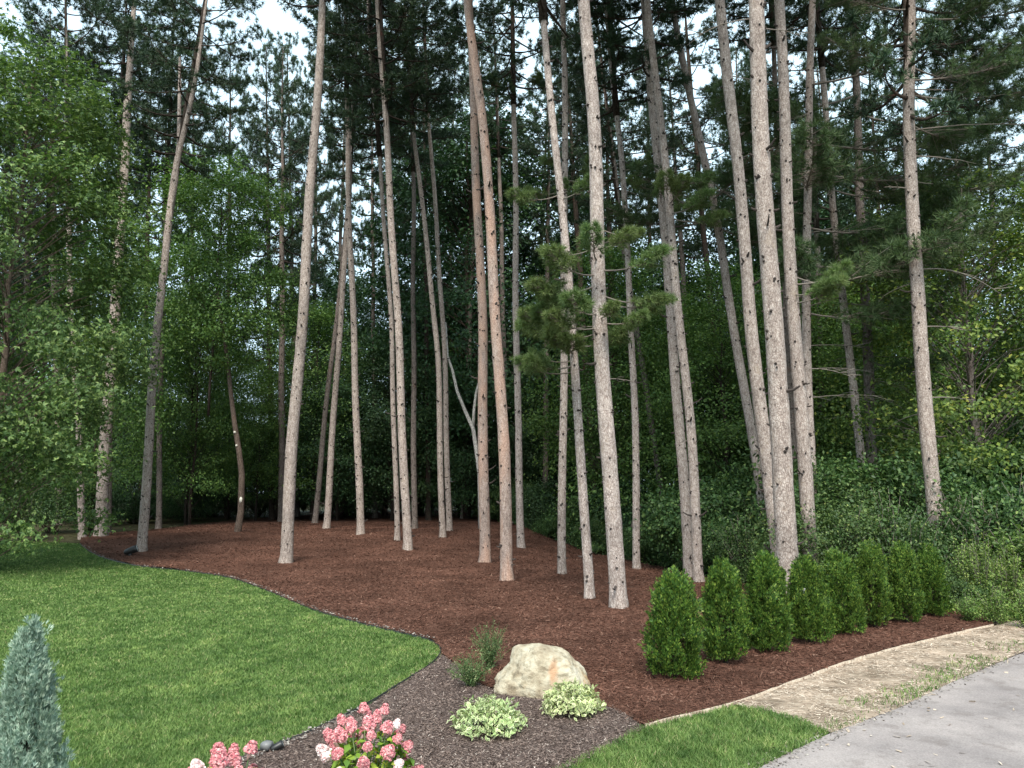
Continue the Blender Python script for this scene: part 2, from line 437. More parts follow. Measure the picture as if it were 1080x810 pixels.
def smooth_line(px, it=2):
    P = [G(*p) for p in px]
    for _ in range(it):
        Q = [P[0]]
        for a, b in zip(P[:-1], P[1:]): Q += [a * 0.75 + b * 0.25, a * 0.25 + b * 0.75]
        Q.append(P[-1]); P = Q
    return P

FEET = np.array([G(*p)[:2] for p in [(106, 567), (149, 584), (167, 563), (250, 564), (301, 597), (345, 545), (380, 555), (419, 575), (430, 583), (467, 571), (474, 563), (511, 597), (535, 617), (550, 581),
                 (593, 610), (622, 636), (653, 647), (672, 604), (727, 612), (738, 618), (87, 566)]])
def mound(x, y):
    x = np.asarray(x, float); y = np.asarray(y, float)
    d2 = (x[:, None] - FEET[None, :, 0]) ** 2 + (y[:, None] - FEET[None, :, 1]) ** 2
    return 0.075 * np.exp(-d2 / 0.13).max(1)

def region(name, poly, zoff, material, step=0.35, relief=0.0, seed=1):
    poly = np.array([p[:2] for p in poly])
    P = [poly[0]]
    for p in poly[1:]:
        if np.linalg.norm(p - P[-1]) > 0.03: P.append(p)
    if np.linalg.norm(P[0] - P[-1]) < 0.03: P.pop()
    poly = np.array(P)
    lo, hi = poly.min(0), poly.max(0)
    hi = np.minimum(hi, [60, 60]); lo = np.maximum(lo, [-60, -5])
    gx, gy = np.meshgrid(np.arange(lo[0], hi[0], step), np.arange(lo[1], hi[1], step))
    gx = gx.ravel() + RN.uniform(-.3, .3, gx.size) * step; gy = gy.ravel() + RN.uniform(-.3, .3, gy.size) * step
    k = inside(poly, gx, gy); gx, gy = gx[k], gy[k]
    verts = [Vector(p) for p in poly] + [Vector((a, b)) for a, b in zip(gx, gy)]
    n = len(poly)
    r = delaunay_2d_cdt(verts, [(i, (i + 1) % n) for i in range(n)], [], 1, 1e-4)
    V = np.array([(v.x, v.y) for v in r[0]]); F = []
    for f in r[2]:
        for i in range(1, len(f) - 1): F.append((f[0], f[i], f[i + 1]))
    z = H(V[:, 0], V[:, 1]) + zoff
    if relief:
        z += np.array([relief * (mn.noise(Vector((a * 1.3, b * 1.3, seed))) + 0.6 * mn.noise(Vector((a * 3.1, b * 3.1, seed + 5)))) for a, b in V])
        if seed == 1: z += mound(V[:, 0], V[:, 1])
    g = Geo().add(np.column_stack([V, z]), F)
    o = link(name, g.mesh(name, [material], True))
    return o, poly

# base ground sheet, to the horizon
xs = np.concatenate([[-1500, -700, -300, -150], np.arange(-80, 80.1, 1.6), [150, 300, 700, 1500]])
ys = np.concatenate([[-1500, -500, -150, -60], np.arange(-30, 110.1, 1.6), [200, 400, 900, 1500]])
X, Y = np.meshgrid(xs, ys)
Z = H(X, Y) - 0.02
Vg = np.column_stack([X.ravel(), Y.ravel(), Z.ravel()])
nx = len(xs)
i, j = np.meshgrid(np.arange(len(ys) - 1), np.arange(nx - 1), indexing='ij')
a = (i * nx + j).ravel()
F = np.concatenate([np.stack([a, a + 1, a + nx + 1], 1), np.stack([a, a + nx + 1, a + nx], 1)])
tag(link('ground', Geo().add(Vg, F).mesh('ground', [M['floor']], True)), 'dark leaf littered forest ground under the trees', 'ground', kind='structure')

E = smooth_line([(84, 574), (98, 585), (125, 594), (150, 599), (205, 604), (250, 611), (285, 625), (325, 644), (375, 658), (425, 670),
                 (452, 676), (465, 684), (465, 693), (452, 706), (425, 722), (395, 742), (350, 765), (310, 783), (270, 798), (230, 814), (180, 840)])
iE = min(range(len(E)), key=lambda k: np.linalg.norm(E[k] - G(466, 692)))
BACK = smooth_line([(86, 567), (120, 563), (180, 558), (250, 549), (330, 543), (400, 541), (475, 538), (530, 551), (560, 561), (620, 583), (700, 599),
                    (740, 608), (800, 620), (870, 630), (960, 636), (1020, 643), (1048, 655)])
FRONT = smooth_line([(1048, 662), (1013, 670), (975, 679), (939, 688), (880, 706), (835, 724), (776, 746), (717, 761), (680, 770)])
MID = smooth_line([(680, 771), (660, 757), (640, 748), (612, 741), (585, 739), (530, 735), (500, 722), (482, 704), (466, 692)])
lawn_poly = E + [G(60, 950), G(-500, 1000), G(-1100, 760), G(-900, 620), G(-400, 580), G(-60, 570)]
mulch_poly = BACK + FRONT + MID + E[:iE + 1][::-1]
bed_poly = E[iE:] + [G(260, 900), G(420, 930), G(560, 870), G(600, 815), G(640, 792), G(672, 776)] + MID
patch_poly = [G(560, 870), G(590, 815), G(640, 791), G(680, 770), G(717, 761), G(776, 747), G(815, 753), G(845, 762), G(874, 776), G(810, 809), G(730, 850), G(620, 905)]
straw_poly = FRONT[:-8] + [G(776, 747), G(815, 754), G(845, 763), G(876, 776), G(902, 767), G(947, 750), G(1002, 723), G(1080, 690), G(1250, 640), G(1250, 630), G(1100, 650)]
drive_line = [(1600, 575), (1250, 634), (1080, 689), (1002, 722), (947, 750), (902, 766), (876, 776), (810, 808), (730, 850), (560, 960)]
drive_poly = smooth_line(drive_line) + [G(700, 1300), G(2200, 1300), G(3200, 800)]

lawn_o, lawn_poly = region('lawn', lawn_poly, 0.012, M['soil'], 0.5)
tag(lawn_o, 'curved green lawn sloping away beside the mulch bed', 'lawn', kind='structure')
mulch_o, mulch_poly = region('mulch_ground', mulch_poly, 0.04, M['mulch'], 0.22, 0.035)
tag(mulch_o, 'reddish brown shredded mulch spread under the pines', 'mulch', kind='structure')
bed_o, bed_poly = region('bark_ground', bed_poly, 0.03, M['bed'], 0.2, 0.015, 3)
tag(bed_o, 'greyish bark bed around the boulder and flowering shrubs', 'planting bed', kind='structure')
patch_o, patch_poly = region('lawn', patch_poly, 0.018, M['soil'], 0.3)
tag(patch_o, 'small green lawn corner between bark bed and driveway', 'lawn', kind='structure')
straw_o, straw_poly = region('bare_ground', straw_poly, 0.026, M['straw'], 0.12, 0.022, 8)
tag(straw_o, 'pale dry straw covered strip between mulch and driveway', 'verge', kind='structure')
drive_o, drive_poly = region('driveway', drive_poly, 0.024, M['drive'], 0.5)
tag(drive_o, 'grey driveway surface running past the planted edge', 'driveway', kind='structure')

def Hm(x, y, off, relief=0.035, seed=1):
    z = H(x, y) + off + (mound(x, y) if seed == 1 else 0)
    return z + np.array([relief * (mn.noise(Vector((a * 1.3, b * 1.3, seed))) + 0.6 * mn.noise(Vector((a * 3.1, b * 3.1, seed + 5)))) for a, b in zip(x, y)])

def scatter(poly, density, d0=6.0, power=2.1, dmin=3.6, dmax=40, xang=0.85, rng=RN):
    """random ground points inside poly, thinning out with distance"""
    lo, hi = poly.min(0), poly.max(0)
    # polar sampling about the viewpoint, density falls as (d0/d)^power
    n_tot = 0
    th_n = 2 * xang
    dd = np.linspace(dmin, dmax, 400)
    wgt = dd * (d0 / dd) ** power
    tot = density * th_n * (wgt.mean() * (dd[-1] - dd[0]))
    n = int(tot)
    cdf = np.cumsum(wgt); cdf /= cdf[-1]
    r = np.interp(rng.uniform(size=n), cdf, dd)
    th = rng.uniform(-xang, xang, n)
    x, y = r * np.sin(th), r * np.cos(th)
    k = inside(poly, x, y)
    return x[k], y[k], r[k]

def blades(x, y, z, r, h, wd, lean, rng):
    n = len(x)
    P = np.column_stack([x + rng.normal(size=n) * 0.015, y + rng.normal(size=n) * 0.015, z])
    f = (r / 6.0)
    th = rng.uniform(0, 2 * np.pi, n)
    s = np.column_stack([np.cos(th), np.sin(th), np.zeros(n)]) * (wd * f)[:, None] * 0.5
    ld = rng.normal(size=(n, 2)) * lean
    hh = h * rng.uniform(0.55, 1.2, n)
    mid = P + np.column_stack([ld[:, 0] * 0.35, ld[:, 1] * 0.35, hh * 0.6])
    tip = P + np.column_stack([ld[:, 0], ld[:, 1], hh])
    V = np.stack([P - s, P + s, mid + s * 0.7, mid - s * 0.7, tip], 1).reshape(-1, 3)
    b = np.arange(n)[:, None, None] * 5
    return V, (b + np.array([[0, 1, 2], [0, 2, 3], [3, 2, 4]])[None]).reshape(-1, 3)

def shreds(x, y, z, r, L, wd, tilt, rng):
    n = len(x)
    P = np.column_stack([x + rng.normal(size=n) * 0.03, y + rng.normal(size=n) * 0.03, z]); f = np.maximum(1, r / 7.0)
    a = unit(np.column_stack([rng.normal(size=(n, 2)), rng.normal(size=n) * tilt]))
    b = unit(np.cross(a, np.column_stack([rng.normal(size=(n, 2)) * 0.5, np.ones(n)])))
    l = (L * rng.uniform(0.4, 1.3, n))[:, None]; w_ = (wd * f * rng.uniform(0.5, 1.3, n))[:, None]
    P[:, 2] += np.abs(a[:, 2]) * l[:, 0] * 0.5 + 0.004
    V = np.stack([P - a * l / 2 - b * w_ / 2, P - a * l / 2 + b * w_ / 2, P + a * l / 2 + b * w_ / 3, P + a * l / 2 - b * w_ / 3], 1).reshape(-1, 3)
    q = np.arange(n)[:, None, None] * 4
    return V, (q + np.array([[0, 1, 2], [0, 2, 3]])[None]).reshape(-1, 3)

def stuff(name, geo, m, label, cat):
    return tag(link(name, geo.mesh(name, [m])), label, cat, kind='stuff')

x, y, r = scatter(lawn_poly, 13000, xang=0.75, dmin=4.3, dmax=32)
stuff('grass', Geo().add(*blades(x, y, H(x, y) + 0.005, r, 0.038, 0.006, 0.022, RN)), M['blade'], 'mown green grass covering the curved lawn', 'grass')
x, y, r = scatter(patch_poly, 12000, xang=0.75, dmin=3.6, dmax=9)
stuff('grass', Geo().add(*blades(x, y, H(x, y) + 0.01, r, 0.05, 0.006, 0.028, RN)), M['blade'], 'green grass on the small corner beside the driveway', 'grass')
x, y, r = scatter(mulch_poly, 5200, dmin=5, dmax=36)
stuff('mulch_litter', Geo().add(*shreds(x, y, Hm(x, y, 0.04), r, 0.05, 0.0055, 0.22, RN)), M['chip'], 'shredded reddish wood strands lying over the mulch bed', 'mulch shreds')
x, y, r = scatter(bed_poly, 6500, dmin=3.8, dmax=10)
stuff('bark_litter', Geo().add(*shreds(x, y, Hm(x, y, 0.03, 0.015, 3), r, 0.022, 0.008, 0.25, RN)), M['bed_chip'], 'greyish brown bark chips covering the boulder bed', 'bark chips')
x, y, r = scatter(straw_poly, 5200, dmin=5, dmax=16)
kk = RN.uniform(size=len(x)) < np.clip(0.55 + 1.4 * np.array([mn.noise(Vector((a * 2.2, b * 2.2, 17))) for a, b in zip(x, y)]), .12, 1); x, y, r = x[kk], y[kk], r[kk]
stuff('straw_litter', Geo().add(*shreds(x, y, Hm(x, y, 0.026, 0.022, 8), r, 0.055, 0.0045, 0.10, RN)), M['straw_blade'], 'dry straw lying on the bare verge', 'straw')
x, y, r = scatter(straw_poly, 5200, dmin=5, dmax=16)
dl = np.array([p[:2] for p in smooth_line(drive_line)])
dist = np.min(np.hypot(x[:, None] - dl[None, :, 0], y[:, None] - dl[None, :, 1]), axis=1)
nn = np.array([mn.noise(Vector((a * 1.2, b * 1.2, 4))) for a, b in zip(x, y)])
k = (RN.uniform(size=len(x)) < np.clip(0.55 - dist * 1.3 + nn * 0.9, 0.0, 0.8))
stuff('grass', Geo().add(*blades(x[k], y[k], H(x[k], y[k]) + 0.015, r[k], 0.055, 0.0065, 0.03, RN)), M['blade'], 'sparse new grass sprouting through straw along the driveway', 'grass')

dd_ = np.array([p[:2] for p in smooth_line(drive_line)]); Td = unit(np.gradient(dd_, axis=0)); Nd = np.column_stack([-Td[:, 1], Td[:, 0]])
gp = np.vstack([dd_ + Nd * 0.10, (dd_ - Nd * 0.10)[::-1]])
x, y, r = scatter(gp, 900, dmin=4, dmax=16)
stuff('edge_gravel', Geo().add(*shreds(x, y, H(x, y) + 0.024, r, 0.022, 0.014, 0.3, RN)), M['stone_chip'], 'loose grit crumbling along the driveway edge', 'gravel')
x, y, r = scatter(drive_poly, 14, dmin=4, dmax=14)
stuff('leaf_litter', Geo().add(*shreds(x, y, H(x, y) + 0.026, r, 0.05, 0.02, 0.1, RN)), M['straw_blade'], 'few dry leaves and straw bits blown on the driveway', 'leaf litter')
# litter on the trail behind the mulch
bpts = np.array([p[:2] for p in BACK])
trail = np.vstack([bpts[:14], bpts[:14][::-1] + np.array([0.3, 4.0])])
x, y, r = scatter(trail, 900, dmin=15, dmax=60)
stuff('leaf_litter', Geo().add(*shreds(x, y, H(x, y) - 0.01, r, 0.09, 0.03, 0.2, RN)), M['litter'], 'dry leaves on the bare trail behind the mulch', 'leaf litter')

# edging strips
def strip_obj(name, pts, width, height, z0, m, label, cat, wob=0.0):
    P = dense([np.array(p) for p in pts], 0.12)
    P = np.array(P)
    z = H(P[:, 0], P[:, 1])
    T = unit(np.gradient(P[:, :2], axis=0)); N = np.column_stack([-T[:, 1], T[:, 0]])
    hh = height * (1 + wob * RN.normal(size=len(P)))
    A = np.column_stack([P[:, :2] + N * width / 2, z + z0]); B = np.column_stack([P[:, :2] - N * width / 2, z + z0])
    A2 = A + np.column_stack([N * 0 - N * width * 0.12, hh]); B2 = B + np.column_stack([N * width * 0.12, hh])
    k = len(P); V = np.concatenate([A, A2, B2, B]); F = []
    for s in range(3):
        i = np.arange(k - 1)
        F += [np.stack([s * k + i, s * k + i + 1, (s + 1) * k + i + 1], 1), np.stack([s * k + i, (s + 1) * k + i + 1, (s + 1) * k + i], 1)]
    o = link(name, Geo().add(V, np.concatenate(F)).mesh(name, [m], False))
    return tag(o, label, cat)
strip_obj('lawn_edging', E, 0.02, 0.042, 0.0, M['plastic'], 'black plastic edging strip curving round the big lawn', 'lawn edging')
strip_obj('mulch_edging', FRONT, 0.016, 0.052, 0.0, M['edge_tan'], 'weathered tan edging strip between mulch and dry verge', 'garden edging', 0.06)
# pale gravel fringe on the bed side of the black edging
Ep = np.array(E); T = unit(np.gradient(Ep[:, :2], axis=0)); Nn = np.column_stack([-T[:, 1], T[:, 0]])
side = 1 if True else -1
fr = np.vstack([Ep[:, :2] + Nn * 0.03, (Ep[:, :2] + Nn * 0.14)[::-1]])
def off(i0, i1, w0, w1):
    return np.vstack([Ep[i0:i1, :2] + Nn[i0:i1] * w0, (Ep[i0:i1, :2] + Nn[i0:i1] * w1)[::-1]])
for poly_, lab in ((off(2, iE - 6, 0.015, 0.075), 'pale gravel line between far lawn edging and red mulch'),
                   (off(iE + 14, len(E), 0.015, 0.09), 'pale gravel line along near lawn edging beside hydrangeas')):
    x, y, r = scatter(poly_, 3200, dmin=3.8, dmax=34, power=1.4)
    if len(x):
        stuff('edge_gravel', Geo().add(*shreds(x, y, H(x, y) + 0.045, r, 0.02, 0.014, 0.3, RN)), M['stone_chip'], lab, 'gravel')

# ------------------------------------------------------------------ pines
def pine_trunk(path, r0, rng, bark, knots=True, twigs=0, taper=0.5):
    """path in local coordinates, base at the origin"""
    P = np.asarray(path, float)
    s = np.concatenate([[0], np.cumsum(np.linalg.norm(np.diff(P, axis=0), axis=1))])
    n = max(8, int(s[-1] / 0.3)); t = np.linspace(0, s[-1], n)
    Q = np.column_stack([np.interp(t, s, P[:, i]) for i in range(3)])
    for _ in range(5):                                   # soften the corners
        Q[1:-1] = (Q[:-2] + 2 * Q[1:-1] + Q[2:]) / 4
    Q[:, 0] += 0.02 * np.sin(t * 0.9 + rng.uniform(0, 6)); Q[0] = P[0]
    R = r0 * (1 - taper * t / max(s[-1], 1)) * (1 - 0.75 * np.clip((t / max(s[-1], 1) - 0.6) / 0.4, 0, 1)) * (1 + 0.30 * np.exp(-t / 0.16))
    Q = np.vstack([Q[:1] - [0, 0, 0.25], Q]); R = np.concatenate([[R[0] * 1.15], R]); t = np.concatenate([[-0.25], t])
    g = Geo(); g.add(*tube(Q, R, 16, 0.022, rng=rng), 0)
    if knots:
        z = 0.5
        while z < min(13, s[-1] - 1):
            c = np.array([np.interp(z, t, Q[:, i]) for i in range(3)]); rr = np.interp(z, t, R)
            for _ in range(rng.integers(3, 6)):
                th = rng.uniform(0, 2 * np.pi); d = np.array([np.cos(th), np.sin(th), rng.uniform(-0.3, 0.5)])
                ln = rng.choice([0.02, 0.04, 0.08, 0.2], p=[0.5, 0.32, 0.13, 0.05]); kr = rng.uniform(0.013, 0.025)
                b0 = c + d * (rr - 0.02) + [0, 0, rng.normal() * 0.03]
                g.add(*tube([b0, b0 + d * (0.02 + ln * 0.5), b0 + d * (0.025 + ln) + [0, 0, ln * 0.2]], [kr * 1.25, kr, kr * 0.55], 6), 1)
            z += rng.uniform(0.32, 0.52)
    for _ in range(twigs):
        z = rng.uniform(2.0, min(9, s[-1] - 1)); th = rng.uniform(0, 2 * np.pi)
        c = np.array([np.interp(z, t, Q[:, i]) for i in range(3)])
        L = rng.uniform(0.5, 1.7); k = 6; u = np.linspace(0, 1, k)
        d = np.array([np.cos(th), np.sin(th)])
        pth = np.column_stack([c[0] + d[0] * u * L + rng.normal(size=k) * 0.03 * u, c[1] + d[1] * u * L + rng.normal(size=k) * 0.03 * u,
                               c[2] + L * (0.05 * u - rng.uniform(0, 0.4) * u * u)])
        g.add(*tube(pth, np.linspace(0.013, 0.004, k), 5), 2)
    return g.mesh('trunk', [bark, M['knot'], M['dead_twig']], (0,)), Q, t, R

def bough_geo(L, rng, g, origin=(0, 0, 0), az=0, pitch=0.0, dens=13, nl=0.14, nw=0.010, nn=20, bare=0.35, mi=(0, 1), br=0.022):
    """a pine bough: curved limb, side twigs, needle tufts; az and pitch of the limb"""
    ca, sa = math.cos(az), math.sin(az)
    k = 8; u = np.linspace(0, 1, k)
    out_ = u * L * math.cos(pitch); up = u * L * math.sin(pitch) - 0.22 * L * u * (1 - u) * 1.4 + 0.10 * L * u ** 3
    side_ = 0.06 * L * np.sin(u * 4 + rng.uniform(0, 6)) * u
    path = np.column_stack([out_ * ca - side_ * sa, out_ * sa + side_ * ca, up]) + np.asarray(origin)
    g.add(*tube(path, np.linspace(br, 0.006, k), 5), mi[0])
    pts, dirs = [], []
    nt_ = max(4, int(dens * L)); 
    for i in range(nt_):
        q = bare + (1 - bare) * rng.uniform() ** 0.8
        c = np.array([np.interp(q, u, path[:, j]) for j in range(3)])
        sgn = rng.choice([-1, 1]); al = az + sgn * rng.uniform(0.4, 1.2)
        ln = rng.uniform(0.12, 0.55) * (1.15 - q) * min(L, 2.4) * 0.8 + 0.06
        e = c + np.array([math.cos(al) * ln, math.sin(al) * ln, rng.uniform(-0.35, 0.6) * ln + 0.03])
        d = unit(e - c + np.array([0, 0, 0.05]))
        if ln > 0.15: g.add(*tube([c, (c + e) / 2 + rng.normal(size=3) * 0.01, e], [0.007, 0.005, 0.004], 4, cap=False), mi[0])
        pts.append(e); dirs.append(d)
        if ln > 0.3: pts.append(c * 0.45 + e * 0.55 + rng.normal(size=3) * 0.03); dirs.append(d)
    pts.append(path[-1]); dirs.append(unit(path[-1] - path[-2]))
    V, F = needles(np.array(pts), np.array(dirs), nn, nl, nw, 0.62, rng)
    g.add(V, F, mi[1])

def pine_crown_mesh(seed, Hc, R, nb, needle, bare=0.3, dens=10):
    rng = np.random.default_rng(seed); g = Geo()
    for i in range(nb):
        t = (i + rng.uniform()) / nb
        prof = (0.55 + 1.6 * t) if t < 0.28 else (1 - ((t - 0.28) / 0.76) ** 1.7)
        L = max(0.8, R * prof * rng.uniform(0.6, 1.15))
        bough_geo(L, rng, g, (0, 0, t * Hc), i * 2.4 + rng.uniform(-.5, .5), -0.12 + 0.85 * t ** 1.3 + rng.normal() * 0.1,
                  dens=dens, nl=0.18, nw=0.022, nn=20, bare=bare, br=0.03 * (1 - t) + 0.012)
    g.add(*tube(np.column_stack([np.zeros(6), np.zeros(6), np.linspace(-0.2, Hc, 6)]), np.linspace(0.1, 0.02, 6), 7), 0)
    return g.mesh('crown', [M['bark_dark'], needle])

CROWNS = [pine_crown_mesh(20 + i, h, rr, nb, M['needle_dark'], dens=dn) for i, (h, rr, nb, dn) in
          enumerate([(10, 2.5, 60, 15), (9, 2.8, 52, 15), (11.5, 2.4, 66, 15), (8, 2.4, 46, 15)])]
def bough_mesh(seed, L, dens, needle='needle_mid', bare=0.45):
    rng = np.random.default_rng(seed); g = Geo()
    bough_geo(L, rng, g, dens=dens * 1.5, nl=0.16, nw=0.010, nn=36, bare=bare, br=0.022)
    return g.mesh('bough', [M['dead_twig'], M[needle]])
BOUGHS = [bough_mesh(40 + i, l, d) for i, (l, d) in enumerate([(1.5, 26), (2.0, 20), (1.2, 30), (2.4, 18)])]
BOUGHS_D = [bough_mesh(50 + i, l, d * 1.2, 'needle_soft', 0.2) for i, (l, d) in enumerate([(2.6, 22), (3.2, 20), (2.2, 24)])]

pine_n = 0
def pine(label, pts, wpx, dist=None, bark='bark_pine', height=22, crown=True, crown_z=None, group='pine trunks standing in the mulch', twigs=0,
         depth_lean=0.0, name='pine_tree', cs=1.0, extend=True, cat='pine tree'):
    """pts: photographed points of the trunk from its foot upward; all lie at the foot's own distance"""
    global pine_n
    pine_n += 1; rng = np.random.default_rng(1000 + pine_n)
    if dist is None: base = G(*pts[0]); Yb = base[1]
    else:
        Yb = dist; base = AT(*pts[0], Yb)
        z = H(base[0], Yb); p1 = AT(*pts[1], Yb); sl = (p1[0] - base[0]) / max(p1[2] - base[2], .1)
        base = np.array([base[0] + (z - base[2]) * sl, Yb, z])
    P = [base] + [AT(px, py, Yb) for px, py in pts[1:]]
    P = [P[0]] + [p for p in P[1:] if p[2] > P[0][2] + 0.3]
    if extend and P[-1][2] < base[2] + height:
        k = 2 if len(P) > 2 else 1
        d = (P[-1] - P[-1 - k]) / max(P[-1][2] - P[-1 - k][2], .1)
        d[0] *= 0.7
        P.append(P[-1] + d * (base[2] + height - P[-1][2]))
    P = np.array(P) - base
    P[:, 1] += depth_lean * P[:, 2]
    r0 = 0.88 * wpx / FPX * Yb / 2
    root = thing(name, label, cat, base, 0, group)
    me, Q, tt, R = pine_trunk(P, r0, rng, M[bark], True, twigs)
    link('trunk', me, root)
    if crown:
        ci = int(rng.integers(0, 4)); ch = CROWNS[ci]
        hc = [10, 9, 11.5, 8][ci] * cs
        z0 = crown_z if crown_z is not None else height - hc * 0.97
        top = P[-1]
        c = np.array([np.interp(z0, Q[:, 2], Q[:, i]) for i in range(3)])
        ax = Vector(top - c)
        q = ax.to_track_quat('Z', 'Y') if ax.length > 0.5 else Vector((0, 0, 1)).to_track_quat('Z', 'Y')
        e = (q.to_matrix() @ Vector((1, 0, 0)))
        o = link('crown', ch, root, c, (0, 0, 0), (cs, cs, max(0.6, ax.length / [10, 9, 11.5, 8][ci]) if ax.length > 3 else cs))
        o.rotation_mode = 'QUATERNION'
        from mathutils import Quaternion
        o.rotation_quaternion = q @ Quaternion((0, 0, 1), rng.uniform(0, 6))
    return root, Q, base

def add_bough(tree, px, py, az_deg, kind='mid', sc=1.0, pitch=0.0, i=None):
    root, Q, base = tree
    z = AT(px, py, base[1])[2] - base[2]
    c = np.array([np.interp(z, Q[:, 2], Q[:, k]) for k in range(3)])
    src = BOUGHS if kind == 'mid' else BOUGHS_D
    i = random.randrange(len(src)) if i is None else i
    if root.name in SHORT: i = random.choice([0, 2]); sc = min(sc, 1.0) * 0.85
    link('bough', src[i % len(src)], root, c, (0, -pitch, rad(az_deg)), (sc, sc, sc))

def dead_branch(tree, py, az_deg, L, droop=0.1, r=0.014, seed=0, fork=True):
    root, Q, base = tree; rng = np.random.default_rng(seed + 77)
    z = AT(540, py, base[1])[2] - base[2]
    c = np.array([np.interp(z, Q[:, 2], Q[:, k]) for k in range(3)])
    g = Geo(); k = 9; u = np.linspace(0, 1, k); d = np.array([math.cos(rad(az_deg)), math.sin(rad(az_deg))])
    s = np.array([-d[1], d[0]])
    wv = np.cumsum(rng.normal(size=k)) * 0.02 * L
    pth = np.column_stack([c[0] + d[0] * u * L + s[0] * wv * u, c[1] + d[1] * u * L + s[1] * wv * u, c[2] + 0.12 * L * u - droop * L * u * u])
    g.add(*tube(pth, np.linspace(r, 0.004, k), 6))
    if fork:
        for q in rng.integers(3, 8, 5):
            a = pth[q]; e = a + np.array([*(d * 0.25 * L + s * rng.choice([-1, 1]) * rng.uniform(.08, .22) * L), rng.uniform(-0.15, 0.1) * L])
            g.add(*tube([a, (a + e) / 2 + rng.normal(size=3) * 0.02, e], [0.007, 0.005, 0.003], 5))
    link('dead_branch', g.mesh('dead_branch', [M['dead_twig']], True), root)

T = {}
# the trunks in the mulch, west to east
T['l2'] = pine('grey pine at the lawn end of the mulch, half hidden by maple leaves', [(87, 566), (85, 492), (77, 361), (72, 250)], 8, dist=27, height=24, crown_z=12)
T['l2b'] = pine('stout pale pine with flared foot where the mulch begins by the maple', [(106, 567), (113, 435), (121, 340), (133, 148), (141, 0)], 14, height=26)
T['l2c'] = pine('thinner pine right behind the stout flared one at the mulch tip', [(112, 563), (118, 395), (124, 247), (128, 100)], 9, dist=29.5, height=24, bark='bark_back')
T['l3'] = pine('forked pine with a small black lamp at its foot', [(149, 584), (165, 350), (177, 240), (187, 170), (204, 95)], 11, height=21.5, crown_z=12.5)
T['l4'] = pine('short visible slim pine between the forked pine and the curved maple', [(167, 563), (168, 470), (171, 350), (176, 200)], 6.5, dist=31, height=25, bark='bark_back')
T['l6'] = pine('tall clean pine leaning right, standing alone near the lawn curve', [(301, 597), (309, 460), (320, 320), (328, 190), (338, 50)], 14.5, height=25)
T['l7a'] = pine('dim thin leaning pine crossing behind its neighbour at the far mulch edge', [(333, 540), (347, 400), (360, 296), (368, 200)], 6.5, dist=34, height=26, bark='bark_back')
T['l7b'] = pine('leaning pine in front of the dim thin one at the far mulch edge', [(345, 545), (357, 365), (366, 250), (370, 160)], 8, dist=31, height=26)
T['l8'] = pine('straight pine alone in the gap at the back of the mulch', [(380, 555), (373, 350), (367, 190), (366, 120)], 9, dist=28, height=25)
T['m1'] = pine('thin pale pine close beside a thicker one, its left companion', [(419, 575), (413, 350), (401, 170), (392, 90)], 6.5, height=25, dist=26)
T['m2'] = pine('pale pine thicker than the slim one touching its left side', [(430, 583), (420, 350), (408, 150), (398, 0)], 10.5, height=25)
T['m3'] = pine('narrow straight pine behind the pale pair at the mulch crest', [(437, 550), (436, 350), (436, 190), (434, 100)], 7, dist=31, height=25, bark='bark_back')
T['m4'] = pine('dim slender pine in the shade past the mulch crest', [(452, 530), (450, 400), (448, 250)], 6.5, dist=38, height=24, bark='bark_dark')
T['m5'] = pine('front pine of the overlapping pair at the mulch crest', [(467, 571), (462, 380), (452, 270), (437, 150)], 7.5, height=24, dist=27)
T['m6'] = pine('rear pine of the overlapping pair at the mulch crest', [(474, 563), (468, 350), (459, 220), (450, 90)], 7, height=25, dist=29.5)
T['m7'] = pine('straight pinkish pine just left of the orange barked one', [(511, 597), (509, 350), (503, 200), (497, 60)], 13, height=25, bark='bark_pink')
T['m8'] = pine('tall pine with orange flaking bark, curving left towards its top', [(535, 617), (531, 470), (527, 400), (517, 230), (507, 110), (493, 0)], 14.5, height=25, bark='bark_pink')
T['m9'] = pine('slim pine standing a step behind the orange barked one', [(550, 581), (545, 400), (543, 150), (540, 0)], 9, height=25, bark='bark_pine')
T['m9b'] = pine('brownish dim pine seen behind the slim one and the orange barked one', [(533, 540), (531, 350), (527, 180), (520, 0)], 7, dist=36, height=26, bark='bark_back')
T['m10'] = pine('upright pine with fine stubs, crossed above by a leaning one', [(593, 610), (594, 400), (596, 200), (594, 0)], 10, height=24)
T['m11'] = pine('leaning slim pine whose foot stands left of the widest trunk', [(622, 636), (613, 470), (603, 350), (591, 200), (571, 0)], 11.5, height=23)
T['m12'] = pine('widest pine in the middle of the mulch, rough bark, curving left', [(653, 647), (645, 540), (636, 400), (631, 270), (626, 130), (616, 0)], 20, height=25)
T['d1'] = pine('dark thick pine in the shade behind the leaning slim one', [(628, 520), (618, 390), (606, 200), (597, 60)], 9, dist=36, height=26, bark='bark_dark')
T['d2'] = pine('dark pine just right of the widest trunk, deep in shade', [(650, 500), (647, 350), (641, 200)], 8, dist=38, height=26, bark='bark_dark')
T['m13'] = pine('slim straight pine right of the widest trunk, at the undergrowth', [(672, 604), (669, 420), (664, 300), (654, 150), (638, 0)], 9, height=24)
T['m14'] = pine('slanting grey pine in the undergrowth behind the slim straight one', [(701, 541), (685, 430), (671, 350), (655, 240)], 8, dist=27, height=23, bark='bark_back')
T['m15'] = pine('front pine of the close pair behind the first arborvitae', [(727, 612), (719, 480), (709, 350), (694, 170), (678, 0)], 13, height=24)
T['m16'] = pine('rear pine of the close pair behind the first arborvitae', [(738, 618), (728, 450), (718, 350), (706, 220), (683, 0)], 12, height=24)
